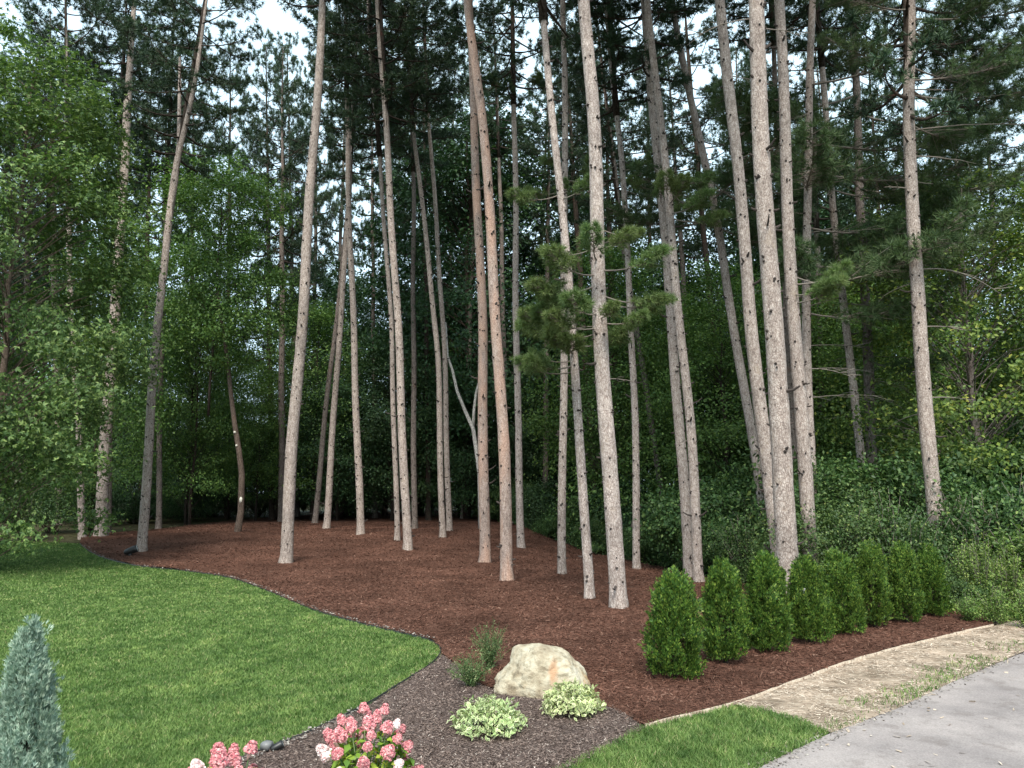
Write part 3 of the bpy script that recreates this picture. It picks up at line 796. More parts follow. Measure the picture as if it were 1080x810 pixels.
T['r1'] = pine('leftmost pine of the cluster behind the arborvitae, strongly slanted', [(809, 566), (793, 460), (775, 350), (757, 240), (742, 165), (707, 0)], 12, dist=20, height=24)
T['r2'] = pine('second pine of the cluster, rising left of the thick one', [(822, 605), (808, 470), (790, 330), (776, 150), (759, 0)], 17, dist=14.5, height=24)
T['r3'] = pine('thickest pine of the cluster, directly behind the arborvitae row', [(834, 618), (822, 450), (814, 330), (806, 200), (797, 0)], 25, dist=11.5, height=23)
T['r3b'] = pine('thin pine squeezed between the two thick trunks of the cluster', [(842, 560), (833, 400), (826, 250)], 9, dist=22, height=25, bark='bark_back')
T['r4'] = pine('pine with rough grey bark just right of the thickest of the cluster', [(856, 597), (845, 450), (837, 330), (829, 180), (822, 0)], 17, dist=14.5, height=24)
T['r5'] = pine('rearmost pine of the cluster, straight with dead side twigs', [(856, 540), (852, 400), (850, 250), (857, 0)], 12, dist=18, height=25, twigs=6)
T['r6'] = pine('slim slanting pine in the undergrowth between cluster and big lone trunk', [(919, 572), (903, 430), (892, 350), (880, 230), (868, 90)], 10.5, dist=20, height=23, twigs=5)
T['r7'] = pine('dark shaded pine right of the slim slanting one in undergrowth', [(923, 540), (916, 400), (907, 200), (899, 0)], 13, dist=21, height=24, bark='bark_back', twigs=5)
T['r8'] = pine('big lone pine with long bare side branches above the leafy undergrowth', [(985, 520), (972, 380), (963, 250), (959, 120), (960, 0)], 18.5, dist=15.5, height=21, crown_z=10, twigs=4)
# fork limb of the forked pine
root, Q, base = T['l3']
fp = [AT(177, 240, base[1]) - base, AT(185, 190, base[1]) - base, AT(189, 150, base[1]) - base, AT(196, 60, base[1]) - base + [-0.2, 0, 0]]
g = Geo(); g.add(*tube(np.array(fp), [0.10, 0.09, 0.075, 0.04], 10, 0.02))
link('fork_limb', g.mesh('fork_limb', [M['bark_pine']], True), root)

# low live boughs of the middle pines
SHORT = {T[k][0].name for k in ('m10', 'm11', 'm12', 'm13', 'm15', 'm16', 'r4')}
for key, lst in {
    'm12': [(636, 300, 200, 1.0), (636, 310, 340, .9), (637, 330, 250, 1.0), (633, 260, 170, 0.8), (633, 262, 300, .8), (630, 240, 20, .8), (637, 345, 215, .9), (637, 335, 290, .7), (636, 290, 230, 1.1), (637, 320, 190, 1.2), (637, 318, 355, 1.0), (636, 285, 320, 1.1), (637, 340, 330, .8), (634, 275, 260, 1.0), (638, 350, 180, .8)],
    'm11': [(605, 350, 190, 0.95), (604, 345, 230, 1.0), (605, 355, 210, 1.3), (605, 350, 180, 1.4), (606, 372, 240, 1.2), (607, 385, 200, 1.0), (606, 365, 330, 1.0), (608, 392, 170, .9), (607, 370, 270, .9), (606, 380, 160, .8), (607, 365, 310, 0.7), (594, 205, 200, 0.8), (594, 210, 320, .8)],
    'm10': [(594, 200, 190, 0.9), (594, 210, 250, .8), (594, 190, 350, .8), (594, 150, 120, .8)],
    'm13': [(660, 190, 220, 1.0), (660, 180, 320, 1.0), (658, 200, 20, 0.9), (660, 170, 160, .9)],
    'm15': [(706, 215, 250, .75), (705, 225, 300, .7), (706, 210, 10, 1.0), (705, 190, 340, 1.0), (705, 200, 200, .7)],
    'm9': [(543, 95, 200, .8), (543, 90, 330, .8), (543, 100, 250, 0.6)],
    'r1': [(760, 205, 200, 1.2), (760, 200, 330, 1.3), (762, 210, 270, 1.2), (750, 190, 20, 1.2), (755, 240, 0, 1.1), (757, 230, 180, 1.2)],
    'r4': [(838, 300, 330, 1.0), (838, 310, 280, .8), (838, 290, 10, 1.1), (838, 320, 300, 1.1)],
    'r5': [(851, 290, 230, 1.2), (851, 280, 340, 1.3), (851, 300, 290, 1.3), (851, 330, 320, 1.1), (850, 240, 10, 1.4), (850, 200, 250, 1.3), (852, 180, 330, 1.4),
           (853, 150, 0, 1.5), (853, 120, 200, 1.4), (854, 90, 300, 1.4)],
    'r6': [(880, 240, 200, 1.3), (880, 260, 330, 1.3), (884, 290, 280, 1.2), (886, 320, 350, 1.1), (876, 200, 0, 1.3), (876, 170, 220, 1.4)],
    'r7': [(905, 180, 220, 1.4), (905, 200, 320, 1.4), (910, 260, 280, 1.3), (912, 300, 230, 1.2), (903, 120, 0, 1.6), (903, 100, 190, 1.6), (900, 60, 300, 1.6), (911, 330, 340, 1.1),
           (914, 380, 300, 1.0), (909, 230, 10, 1.3)],
    'm16': [(705, 200, 30, 1.1), (705, 230, 340, 1.0), (704, 215, 270, 1.1), (704, 205, 250, 1.0), (704, 225, 300, 1.0), (703, 190, 10, 1.2)],
}.items():
    kd = 'mid' if key in ('m12', 'm11', 'm10', 'm13', 'm15', 'm9', 'm16') else ('mid' if key == 'r4' else 'dark')
    for (px, py, a_, s_) in lst: add_bough(T[key], px, py, a_ + random.uniform(-12, 12), kd, s_, pitch=random.uniform(-0.25, 0.15))
# R8's high dark branches reaching over the undergrowth
for py, a_, s_ in ((40, 0, 1.1), (70, 15, 1.0), (20, 340, 1.2), (60, 190, 0.8), (100, 350, 1.0), (30, 30, 1.3), (10, 200, 0.9), (85, 330, 1.0), (130, 25, 0.9), (-20, 0, 1.2), (-30, 180, 1.1), (-40, 300, 1.2)):
    add_bough(T['r8'], 960, py, a_, 'dark', s_)
for k_, (py, a_, L) in enumerate(((95, 5, 2.6), (138, -5, 3.0), (165, 10, 1.6), (255, 5, 1.0), (285, -20, 1.6), (345, 0, 0.9), (420, 8, 1.1), (200, 200, 0.7))):
    dead_branch(T['r8'], py, a_, L, 0.15 if k_ != 4 else 0.55, 0.016, k_)
for k_, (key, py, a_, L) in enumerate((('r5', 365, 0, 1.3), ('r5', 390, -10, 1.5), ('r5', 420, -20, 1.6), ('r4', 390, 340, 1.0), ('r6', 420, 0, 1.5), ('r6', 460, -15, 1.7), ('r7', 400, 10, 1.2),
                                       ('r7', 440, 190, 1.2), ('m12', 400, 5, 0.5), ('m12', 345, 180, 0.6), ('m13', 190, 10, 1.6), ('r2', 80, 15, 1.2), ('r3', 20, 170, 1.0), ('r3', 30, 10, .8), ('m16', 465, 200, .35))):
    dead_branch(T[key], py, a_, L, random.uniform(0.1, 0.4), 0.011, 20 + k_)

# slender pines further back
back = [(286, 500, 7, 40), (297, 505, 8, 36), (313, 500, 6, 44), (240, 500, 6.5, 42), (200, 500, 7, 42), (62, 500, 9, 34), (40, 500, 8, 38), (20, 500, 9, 36),
        (490, 500, 7, 40), (560, 500, 7, 42), (575, 500, 7, 38), (395, 500, 6, 42), (408, 500, 5.5, 46), (455, 500, 5.5, 47), (735, 500, 8, 34),
        (765, 500, 9, 30), (780, 500, 7, 38), (868, 500, 9, 28), (945, 500, 8, 32), (1020, 500, 9, 30), (1060, 500, 9, 34), (690, 500, 7, 40), (520, 500, 6, 45),
        (330, 500, 6, 50), (150, 500, 7, 40), (170, 500, 6, 46), (-10, 500, 8, 32), (-60, 500, 8, 30), (95, 500, 7, 42), (350, 500, 6, 52), (120, 500, 6, 50), (430, 500, 6, 52), (610, 500, 6, 50),
        (830, 500, 8, 40), (900, 500, 8, 42), (1100, 500, 9, 26), (1150, 500, 9, 30), (650, 500, 6, 46), (470, 500, 6, 56)]
for k_, (px, py, wd, ds) in enumerate(back):
    s_ = random.uniform(-0.03, 0.05) if px < 600 else random.uniform(-0.09, 0.0)
    hgt = random.uniform(19, 25) * min(1.0, ds / 34 + 0.15)
    if 190 < px < 290: hgt *= 0.80
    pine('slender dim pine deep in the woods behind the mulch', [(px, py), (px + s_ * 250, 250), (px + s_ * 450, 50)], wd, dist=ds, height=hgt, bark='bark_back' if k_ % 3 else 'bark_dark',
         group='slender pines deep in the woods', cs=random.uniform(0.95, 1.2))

# ------------------------------------------------------------------ broadleaf trees
def decid(seed, Hh, R, z0, ncl, nlf, ls, lobes=1, sig=0.45, leafmat='leaf_dark', bark='bark_dark', trunk_r=0.12, inner=0.45, lean=0.0, trunk=True, shape=1.0, wr=0.32, top=0.75, flat=0.55, jag=0.3):
    rng = np.random.default_rng(seed)
    u = unit(rng.normal(size=(ncl, 3))); q = rng.uniform(inner, 1, ncl) ** 0.6
    cz = z0 + (Hh - z0) * 0.5; hz = (Hh - z0) * 0.5
    zz = cz + u[:, 2] * hz * q
    t = (zz - z0) / (Hh - z0)
    pr = 1 - top * np.clip(t - 0.35, 0, 1) ** 1.2
    rr = R * q * pr * (1 + jag * rng.normal(size=ncl) * 0.5)
    hor = unit(u[:, :2]) * np.sqrt(np.clip(1 - (u[:, 2]) ** 4, 0.05, 1))[:, None]
    cc = np.column_stack([hor[:, 0] * rr + lean * zz, hor[:, 1] * rr, zz])
    wood = Geo()
    tp = np.column_stack([np.linspace(0, lean * Hh, 10) + rng.normal(size=10) * 0.05 * R * 0.3, rng.normal(size=10) * 0.015 * R, np.linspace(-0.2, Hh * 0.93, 10)])
    tp[0, :2] = 0
    if trunk: wood.add(*tube(tp, np.linspace(trunk_r, trunk_r * 0.15, 10), 10, 0.03, rng=rng))
    for c in cc:
        zb = max(z0 * 0.6, c[2] - rng.uniform(0.3, 0.9) * np.hypot(c[0] - lean * c[2], c[1]) - 0.2) if trunk else 0.02
        b0 = np.array([np.interp(zb, tp[:, 2], tp[:, k]) for k in range(3)]) if trunk else np.array([c[0] * .15, c[1] * .15, zb])
        md = b0 * 0.5 + c * 0.5 + np.array([0, 0, 0.12 * np.linalg.norm(c - b0)]) + rng.normal(size=3) * 0.05
        rb = (trunk_r * 0.14 if trunk else 0.010)
        wood.add(*tube([b0, md, c], [rb, rb * .6, rb * .2], 5, cap=False))
    n = ncl * nlf
    ci = np.repeat(np.arange(ncl), nlf)
    sg = sig * rng.uniform(0.6, 1.3, ncl)[ci][:, None]
    P = cc[ci] + rng.normal(size=(n, 3)) * sg * np.array([1, 1, flat])
    P = P[P[:, 2] > 0.03]
    outw = unit(P - np.array([0, 0, cz])) * 0.5 + np.array([0, 0, 0.75])
    lv = Geo().add(*leaves(P, ls, rng, wr=wr, N=outw, lobes=lobes, tilt=0.6))
    return (wood.mesh('trunk', [M[bark]], True), lv.mesh('crown', [M[leafmat]]))

def place_tree(name, var, label, cat, loc, sc=(1, 1, 1), rz=0, group=None, names=('trunk', 'crown')):
    r = thing(name, label, cat, loc, rz, group)
    link(names[0], var[0], r, sc=sc); link(names[1], var[1], r, sc=sc)
    return r

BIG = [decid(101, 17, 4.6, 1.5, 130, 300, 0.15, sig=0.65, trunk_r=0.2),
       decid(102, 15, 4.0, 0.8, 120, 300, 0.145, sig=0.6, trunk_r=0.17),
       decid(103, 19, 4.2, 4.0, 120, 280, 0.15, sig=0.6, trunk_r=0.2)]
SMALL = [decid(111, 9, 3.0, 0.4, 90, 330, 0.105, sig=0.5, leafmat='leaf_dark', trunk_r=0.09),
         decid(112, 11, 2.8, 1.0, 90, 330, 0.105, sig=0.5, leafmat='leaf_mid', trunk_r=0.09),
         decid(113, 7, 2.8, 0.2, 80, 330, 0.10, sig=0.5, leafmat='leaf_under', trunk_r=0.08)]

def on_ground(px, Y):
    x = 0.0
    for _ in range(3):
        z = float(H(x, Y)); x = (px - 540) / FPX * (Y * cp + (z - EYE) * sp)
    return np.array([x, Y, float(H(x, Y))])
rs = random.Random(5)
px = -160
row = []
for Y0, n, lo, hi in ((44, 16, 0.75, 1.0), (54, 16, 0.85, 1.1)):
    for i in range(n):
        row.append((-150 + (i + rs.uniform(-.3, .3)) * 1400 / n, Y0 + rs.uniform(-4, 4), rs.uniform(lo, hi)))
for px, Y, s in row:
    if 215 < px < 300: s *= 0.62
    if 560 < px < 620: s *= 0.8
    if px > 900: s *= 0.85
    place_tree('broadleaf_tree', BIG[rs.randrange(3)], 'tall dark broadleaf tree closing the back of the woods', 'broadleaf tree', on_ground(px, Y), (s, s, s * rs.uniform(.9, 1.1)), rs.uniform(0, 6),
               'dark broadleaf trees at the back of the woods')
for i in range(30):
    px = -130 + (i + rs.uniform(-.3, .3)) * 1350 / 30; Y = rs.uniform(35, 43) if px < 640 else rs.uniform(25, 36)
    s = rs.uniform(0.75, 1.1)
    if 215 < px < 320: s *= 0.75
    k = rs.choice([0, 0, 1, 2]) if px < 640 else rs.choice([0, 1, 1, 2])
    place_tree('understory_tree', SMALL[k], ['low dark understory tree filling the gap between pine trunks', 'mid green understory tree with loose foliage between pine trunks',
               'low bushy understory tree with green foliage near the ground'][k], 'understory tree', on_ground(px, Y), (s, s, s), rs.uniform(0, 6), 'understory trees between the pines')

for px, Y, s, k in ((492, 40, 1.35, 0), (515, 46, 1.3, 2), (590, 43, .95, 1), (640, 42, 1.15, 0), (800, 37, 1.15, 0), (860, 34, 1.1, 1), (930, 36, 1.2, 0), (985, 33, 1.1, 1), (735, 40, 1.05, 1), (440, 44, 1.0, 1)):
    place_tree('broadleaf_tree', BIG[k], 'tall dark broadleaf tree closing the back of the woods', 'broadleaf tree', on_ground(px, Y), (s, s, s), rs.uniform(0, 6), 'dark broadleaf trees at the back of the woods')
for i in range(24):
    px = 20 + i * 26 + rs.uniform(-8, 8)
    place_tree('understory_tree', SMALL[2 if i % 3 else 0], ['low dark understory tree filling the gap between pine trunks', '', 'low bushy understory tree with green foliage near the ground'][2 if i % 3 else 0], 'understory tree',
               on_ground(px, rs.uniform(43, 60)), (1.1, 1.1, rs.uniform(.6, .9)), rs.uniform(0, 6), 'understory trees between the pines')

# large maple on the lawn side, very near
mp = decid(131, 14.2, 3.1, 0.3, 230, 230, 0.11, lobes=3, sig=0.40, leafmat='leaf_maple', bark='bark_maple', trunk_r=0.12, inner=0.45, wr=0.22, top=0.4, jag=0.2)
place_tree('maple_tree', mp, 'large leafy maple at the lawn edge, its lowest branches drooping to the grass', 'maple tree', G(-18, 606), (1, 1, 1), 0.6)
# curved maple whose trunk stands in the mulch
cb = G(250, 564)
mid = decid(132, 10.5, 2.7, 1.6, 110, 330, 0.11, sig=0.42, leafmat='leaf_mid', trunk=True, trunk_r=0.05, inner=0.4, top=0.35)
r = thing('curved_maple_tree', 'small maple with curved brown trunk showing white pruning cuts', 'maple tree', cb)
tp = [AT(px, py, cb[1]) - cb for px, py in ((250, 564), (254, 540), (255, 500), (252, 475), (248, 450), (244, 420), (240, 380), (228, 300))]
tk = Geo(); tk.add(*tube(np.vstack([tp[0] - [0, 0, .2], np.array(tp)]), [0.15, 0.135, 0.12, .11, .10, .095, .085, .07, .05], 14, 0.03))
link('trunk', tk.mesh('trunk', [M['bark_maple']], True), r)
c0 = AT(222, 400, cb[1]) - cb
link('crown', mid[1], r, (c0[0], 0, c0[2] - 1.2)); link('limbs', mid[0], r, (c0[0], 0, c0[2] - 1.2))
for px, py, s in ((248.5, 456, .05), (250.5, 470, .045), (255, 527, .06)):
    c = AT(px, py, cb[1]) - cb
    s *= .8; V, F = tube([c + [0, -0.06, 0], c + [0, -0.125, 0.0]], [s * 1.2, s], 10)
    V[:, 2] = (V[:, 2] - c[2]) * (2.2 if py == 527 else 1.1) + c[2]
    link('cut_scar', Geo().add(V, F).mesh('cut_scar', [M['cut_wood']]), r)
# yellow-green tree by the big lone pine
yt = decid(133, 11.5, 3.6, 1.0, 150, 300, 0.11, sig=0.42, leafmat='leaf_bright', bark='bark_back', trunk_r=0.12, inner=0.4, top=0.5)
place_tree('yellow_leaved_tree', yt, 'yellowish green broadleaf tree right behind the big lone pine', 'broadleaf tree', on_ground(1045, 19.5), (1, 1, .95), 1.1)
place_tree('broadleaf_tree', SMALL[0], 'dark broadleaf tree over the undergrowth past the yellowish one', 'broadleaf tree', on_ground(1230, 21), (1.2, 1.2, 1.2), 2.0)
place_tree('broadleaf_tree', SMALL[1], 'mid green broadleaf tree between arborvitae row and yellowish tree', 'broadleaf tree', on_ground(935, 26), (0.9, 0.9, .8), 2.9)
# tree leaves left of the forked pine
place_tree('young_maple_tree', SMALL[1], 'loose leafy young maple behind the stout flared pine', 'maple tree', on_ground(95, 30), (1.0, 1.0, 1.15), 0.2)
place_tree('young_maple_tree', SMALL[1], 'leafy young maple growing behind the slim pine near the forked one', 'maple tree', on_ground(200, 33), (0.8, 0.8, .95), 4)
# birch
bb = on_ground(507, 31)
r = thing('birch_tree', 'thin white birch forking into two bent stems behind the pinkish pine', 'birch tree', bb)
s1 = [AT(px, py, 31) - bb for px, py in ((506, 500), (499, 452), (490, 432), (482, 412), (477, 390), (472, 375), (470, 340))]
s2 = [AT(px, py, 31) - bb for px, py in ((499, 452), (500, 432), (502, 415), (506, 400), (507, 380))]
g = Geo(); g.add(*tube(np.vstack([[0, 0, -0.2], np.array(s1)]), np.linspace(.10, .035, 8), 9, .03)); g.add(*tube(np.array(s2), np.linspace(.07, .03, 5), 8, .03))
link('trunk', g.mesh('trunk', [M['bark_birch']], True), r)
bc = decid(140, 5, 1.6, 0, 26, 120, 0.12, sig=.4, leafmat='leaf_dark', trunk=False)
link('crown', bc[1], r, s1[-1] - np.array([0, 0, .3]))

# ------------------------------------------------------------------ shrubs and undergrowth
BUSH = {}
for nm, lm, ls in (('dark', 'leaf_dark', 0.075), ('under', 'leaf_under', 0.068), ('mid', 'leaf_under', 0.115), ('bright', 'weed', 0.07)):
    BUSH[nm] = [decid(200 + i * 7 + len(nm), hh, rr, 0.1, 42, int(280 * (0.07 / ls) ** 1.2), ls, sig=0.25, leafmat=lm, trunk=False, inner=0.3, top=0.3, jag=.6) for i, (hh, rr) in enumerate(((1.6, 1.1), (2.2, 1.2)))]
def stalky(seed, R, Hh, ns, lf, ls, lm):
    rng = np.random.default_rng(seed); st = Geo(); pts = []
    for i in range(ns):
        a = rng.uniform(0, 6.3); rr = R * rng.uniform(.1, 1); h = Hh * rng.uniform(.45, 1) * (1 - .3 * rr / R)
        k = 7; u = np.linspace(0, 1, k)
        p = np.column_stack([math.cos(a) * rr * u ** 1.2 + .05 * rng.normal(size=k) * u, math.sin(a) * rr * u ** 1.2 + .05 * rng.normal(size=k) * u, h * u])
        st.add(*tube(p, np.linspace(.010, .003, k), 4))
        for q in rng.uniform(.2, 1, lf):
            c = np.array([np.interp(q, u, p[:, j]) for j in range(3)]); d = rng.normal(size=3) * [.13, .13, .05] * (1.3 - q)
            pts.append(c + d)
    return st.mesh('stem', [M['dead_twig']], True), Geo().add(*leaves(np.array(pts), ls, rng, wr=.3, tilt=.6)).mesh('foliage', [M[lm]])
for nm, lm, ls in (('dark', 'leaf_dark', .09), ('under', 'leaf_under', .085), ('mid', 'leaf_mid', .10), ('bright', 'weed', .075)):
    BUSH[nm] += [stalky(260 + len(nm), 1.0, 2.3, 46, 70, ls, lm), stalky(270 + len(nm), .8, 1.7, 40, 60, ls, lm)]
lab = {'dark': 'dark leafy forest shrub in the shade behind the pines', 'under': 'green leafy undergrowth shrub beyond the mulch edge',
       'mid': 'fresh green shrub in the thicket behind the arborvitae row', 'bright': 'light green weedy shrub at the sunny end of the thicket'}
def bush(kind, loc, s, sz=None, label=None, grp=True):
    place_tree('forest_shrub', BUSH[kind][rs.randrange(4) if kind != 'bright' else 2 + rs.randrange(2)], label or lab[kind], 'shrub', loc, (s, s, sz or s * rs.uniform(.8, 1.35)), rs.uniform(0, 6), ('%s shrubs of the undergrowth' % kind) if grp else None, ('stem', 'foliage'))
bk = [np.array(p) for p in BACK]
bpx = np.array([[540 + p[0] / p[1] * FPX * cp, p[1]] for p in bk])
def back_Y(px): return float(np.interp(px, bpx[:, 0], bpx[:, 1]))
for i in range(26):                                   # directly behind the mulch edge
    px = 395 + i * 26 + rs.uniform(-8, 8); Y = back_Y(px)
    s = rs.uniform(0.4, 0.85)
    bush('under' if rs.random() < .8 else 'mid', on_ground(px, Y + 0.9 * s + rs.uniform(0.1, 0.6)), s)
for i in range(34):                                   # second line
    px = 360 + i * 23 + rs.uniform(-10, 10); Y = back_Y(px)
    s = rs.uniform(0.6, 1.35)
    bush(rs.choice(['under', 'dark', 'under', 'mid'] if px > 720 else ['under', 'dark', 'dark']), on_ground(px, Y + rs.uniform(2.2, 4.5)), s)
for i in range(26):                                   # taller thicket on the driveway side
    px = 750 + i * 15 + rs.uniform(-10, 10)
    bush(rs.choice(['under', 'mid', 'under']), on_ground(px, rs.uniform(21, 25) if px < 880 else rs.uniform(17, 23)), rs.uniform(1.2, 1.6))
for px, Y, s, k in ((1012, 15.2, .9, 'under'), (1045, 14.6, .95, 'under'), (1075, 13.6, .9, 'mid'), (1105, 13, .9, 'mid'), (1028, 16.5, 1.2, 'mid'), (1065, 15.5, 1.2, 'under'), (1095, 15, 1.3, 'under'), (1140, 14, 1.5, 'mid'),
                    (945, 14.2, .8, 'under'), (905, 14.5, .8, 'under'), (870, 14.5, .75, 'under'), (985, 14.0, .8, 'under')):
    bush(k, on_ground(px, Y), s)
for px, Y, s in ((1024, 12.0, .34), (1050, 11.8, .40), (1085, 11.4, .42), (1040, 12.9, .5), (1070, 12.8, .55), (1105, 12.0, .5), (1018, 13.2, .5)):
    bush('bright', on_ground(px, Y), s)
for i in range(20):                                   # shade behind the trail
    px = -60 + i * 24 + rs.uniform(-10, 10)
    bush(rs.choice(['dark', 'dark', 'under']), on_ground(px, back_Y(max(px, 90)) + rs.uniform(5.5, 9)), rs.uniform(0.7, 1.2))
for px, Y, s in ((20, 26, .9), (55, 29, 1.0), (-30, 25, 1.1), (-80, 24, 1.2), (-130, 24, 1.3)):
    bush('under', on_ground(px, Y), s)

# low weeds at the end of the mulch
x = []; 
wp = np.array([G(985, 650)[:2], G(1100, 660)[:2], G(1150, 645)[:2], G(1120, 615)[:2], G(990, 628)[:2]])
xx, yy, rr = scatter(wp, 1400, dmin=8, dmax=18, power=1)
P = np.column_stack([xx, yy, H(xx, yy) + RN.uniform(0, 0.22, len(xx))])
stuff('weeds', Geo().add(*leaves(P, 0.075, RN)), M['weed'], 'light green weeds spilling over the end of the mulch', 'weeds')
# ground cover along the back mulch edge
band = np.vstack([bpts[18:], bpts[18:][::-1] + np.array([0.6, 5.0])])
xx, yy, rr = scatter(band, 900, dmin=10, dmax=50, power=1.2)
P = np.column_stack([xx, yy, H(xx, yy) + RN.uniform(0, 0.3, len(xx))])
stuff('undergrowth', Geo().add(*leaves(P, 0.10, RN)), M['leaf_under'], 'low green ground cover beyond the mulch under the shrubs', 'ground cover')

# ------------------------------------------------------------------ arborvitae row
def arbor(seed, Hh, R, npl, nsp, m, juniper=False):
    """upright conifer shrub made of many flattened plumes of scaly sprays"""
    rng = np.random.default_rng(seed); ph = rng.uniform(0, 6, 8)
    def prof(t):
        if juniper: return np.clip(1 - t, 0, 1) ** 0.95 * (1 - 0.25 * np.clip(0.15 - t, 0, 1) / 0.15) + 0.02
        return np.where(t < 0.22, 0.86 + 0.64 * t, (1 - 0.38 * np.clip((t - 0.22) / 0.78, 0, 1) ** 1.1) * np.clip((1.02 - t) / 0.25, 0, 1) ** 0.5)
    t = np.concatenate([rng.uniform(0, 0.93, npl), rng.uniform(0.7, 0.97, npl // 6)]); n0 = len(t)
    th = rng.uniform(0, 2 * np.pi, n0)
    dep = np.where(rng.uniform(size=n0) < 0.3, rng.uniform(0.35, 0.8, n0), rng.uniform(0.86, 1.06, n0))
    lump = 1 + 0.06 * np.sin(3 * th + ph[0] + 5 * t) + 0.05 * np.sin(5 * th + ph[1] + 9 * t)
    rr = np.maximum(R * prof(t) * lump * dep - 0.015, 0.0)
    Cn = np.column_stack([rr * np.cos(th), rr * np.sin(th), t * Hh * 0.95])
    outd = np.column_stack([np.cos(th), np.sin(th), np.zeros(n0)])
    lean = (0.10 + 0.30 * (1 - t))[:, None] * rng.uniform(0.4, 1.6, (n0, 1))
    ax = unit(outd * lean + np.array([0, 0, 1.0]) + rng.normal(size=(n0, 3)) * 0.13)
    tang = np.column_stack([-np.sin(th), np.cos(th), np.zeros(n0)])
    fan = unit(tang * rng.normal(size=(n0, 1)) + outd * rng.normal(size=(n0, 1)))
    PL = (0.15 if not juniper else 0.13) * rng.uniform(0.6, 1.35, n0)
    ci = np.repeat(np.arange(n0), nsp); N = len(ci)
    q = rng.uniform(0, 1, N); lat = rng.normal(size=N) * 0.030 * (1.1 - q) * (1 if not juniper else 0.7)
    P = Cn[ci] + ax[ci] * (q * PL[ci])[:, None] + fan[ci] * lat[:, None] + rng.normal(size=(N, 3)) * 0.006
    P[:, 2] = np.maximum(P[:, 2], 0.01)
    up = unit(ax[ci] + fan[ci] * (lat / 0.03)[:, None] * 0.5 + rng.normal(size=(N, 3)) * 0.2)
    sd = unit(fan[ci] - up * (fan[ci] * up).sum(1, keepdims=True) + rng.normal(size=(N, 3)) * 0.25)
    L = (0.042 if not juniper else 0.030) * rng.uniform(0.6, 1.3, (N, 1)); Vs = []; k = 3
    for jx in range(k):
        an = (jx - 1) * 0.5; st = P + up * L * 0.15 * abs(jx - 1)
        d = up * math.cos(an) + sd * math.sin(an); sx = np.cross(d, np.cross(up, sd)); wv = L * (0.10 if not juniper else 0.08); l = L * (1.0 - 0.2 * abs(jx - 1))
        Vs.append(np.stack([st, st + d * l * .55 + sx * wv, st + d * l, st + d * l * .55 - sx * wv], 1))
    V = np.concatenate(Vs, 1)
    qd = np.concatenate([np.array([[0, 1, 2], [0, 2, 3]]) + 4 * l for l in range(k)])
    g = Geo().add(V.reshape(-1, 3), (np.arange(N)[:, None, None] * 4 * k + qd[None]).reshape(-1, 3))
    st = Geo().add(*tube([[0, 0, -.1], [0, 0, Hh * .5], [0.01, 0, Hh * .9]], [0.03, 0.02, .005], 8))
    for i in range(40):
        z = rng.uniform(.03, .6) * Hh; a = rng.uniform(0, 6.3); z1 = z + .16 * Hh; rl = R * .7 * float(prof(np.array(z1 / Hh)))
        st.add(*tube([[0, 0, z], [rl * math.cos(a) * .6, rl * math.sin(a) * .6, z + .06 * Hh], [rl * math.cos(a), rl * math.sin(a), z1]], [.007, .005, .002], 5))
    return st.mesh('stem', [M['bark_dark']], True), g.mesh('foliage', [m])

AV = [((718, 725), 605, 32), ((771, 706), 593, 25.5), ((818, 695), 586, 26.5), ((862, 684), 591, 25), ((900, 675), 584, 25), ((930, 667), 573, 22.5), ((964, 662), 574, 20.5), ((992, 655), 579, 19)]
AVL = ['first arborvitae of the row, nearest the boulder, widest at its foot', 'second arborvitae of the row with a flat broad top', 'third arborvitae of the row, pointed, in front of the thick pine',
       'fourth arborvitae of the row, beside the small white tag', 'fifth arborvitae of the row, leaning slightly towards the boulder', 'sixth arborvitae of the row, tall and narrow',
       'seventh arborvitae of the row with bright conical tip', 'last arborvitae of the row, half lost in the thicket']
for k_, ((px, py), ty, hw) in enumerate(AV):
    b0 = G(px, py); d = b0[1]
    top = AT(px, ty, d); hh = top[2] - b0[2]; R = hw / FPX * d
    b0 = b0 + np.array([0, R * 0.7, 0]); b0[2] = H(b0[0], b0[1]) + 0.05
    hh = AT(px, ty, b0[1])[2] - b0[2]; R *= b0[1] / d
    ms = arbor(300 + k_, hh * 0.97, R * (0.76 if k_ < 4 else 0.70), 480 if k_ < 4 else 400, 32, M['cedar'])
    r = thing('arborvitae', AVL[k_], 'arborvitae', b0, 0, 'arborvitae planted in a row')
    link('stem', ms[0], r); lo_ = link('foliage', ms[1], r)
    if k_ == 3:
        c = AT(847, 626, b0[1] - R * 0.42) - b0
        V, F = tube([c, c + [0.02, 0, 0.08]], [0.02, 0.028], 4); V[:, 1] = c[1] + (V[:, 1] - c[1]) * 0.1
        link('tag', Geo().add(V, F).mesh('tag', [M['white_tag']]), r)
    if k_ == 4: r.rotation_euler[1] = -0.06

# blue juniper in the near corner
jt = AT(12, 656, 3.9)
jb = AT(12, 900, 3.9); jb[2] = float(H(jb[0], 3.9))
jm = arbor(350, (jt[2] - jb[2]) * 0.98, 0.31, 900, 34, M['juniper'], juniper=True)
r = thing('juniper', 'bluish grey pointed juniper in the near lawn corner', 'juniper', jb)
link('stem', jm[0], r); link('foliage', jm[1], r)

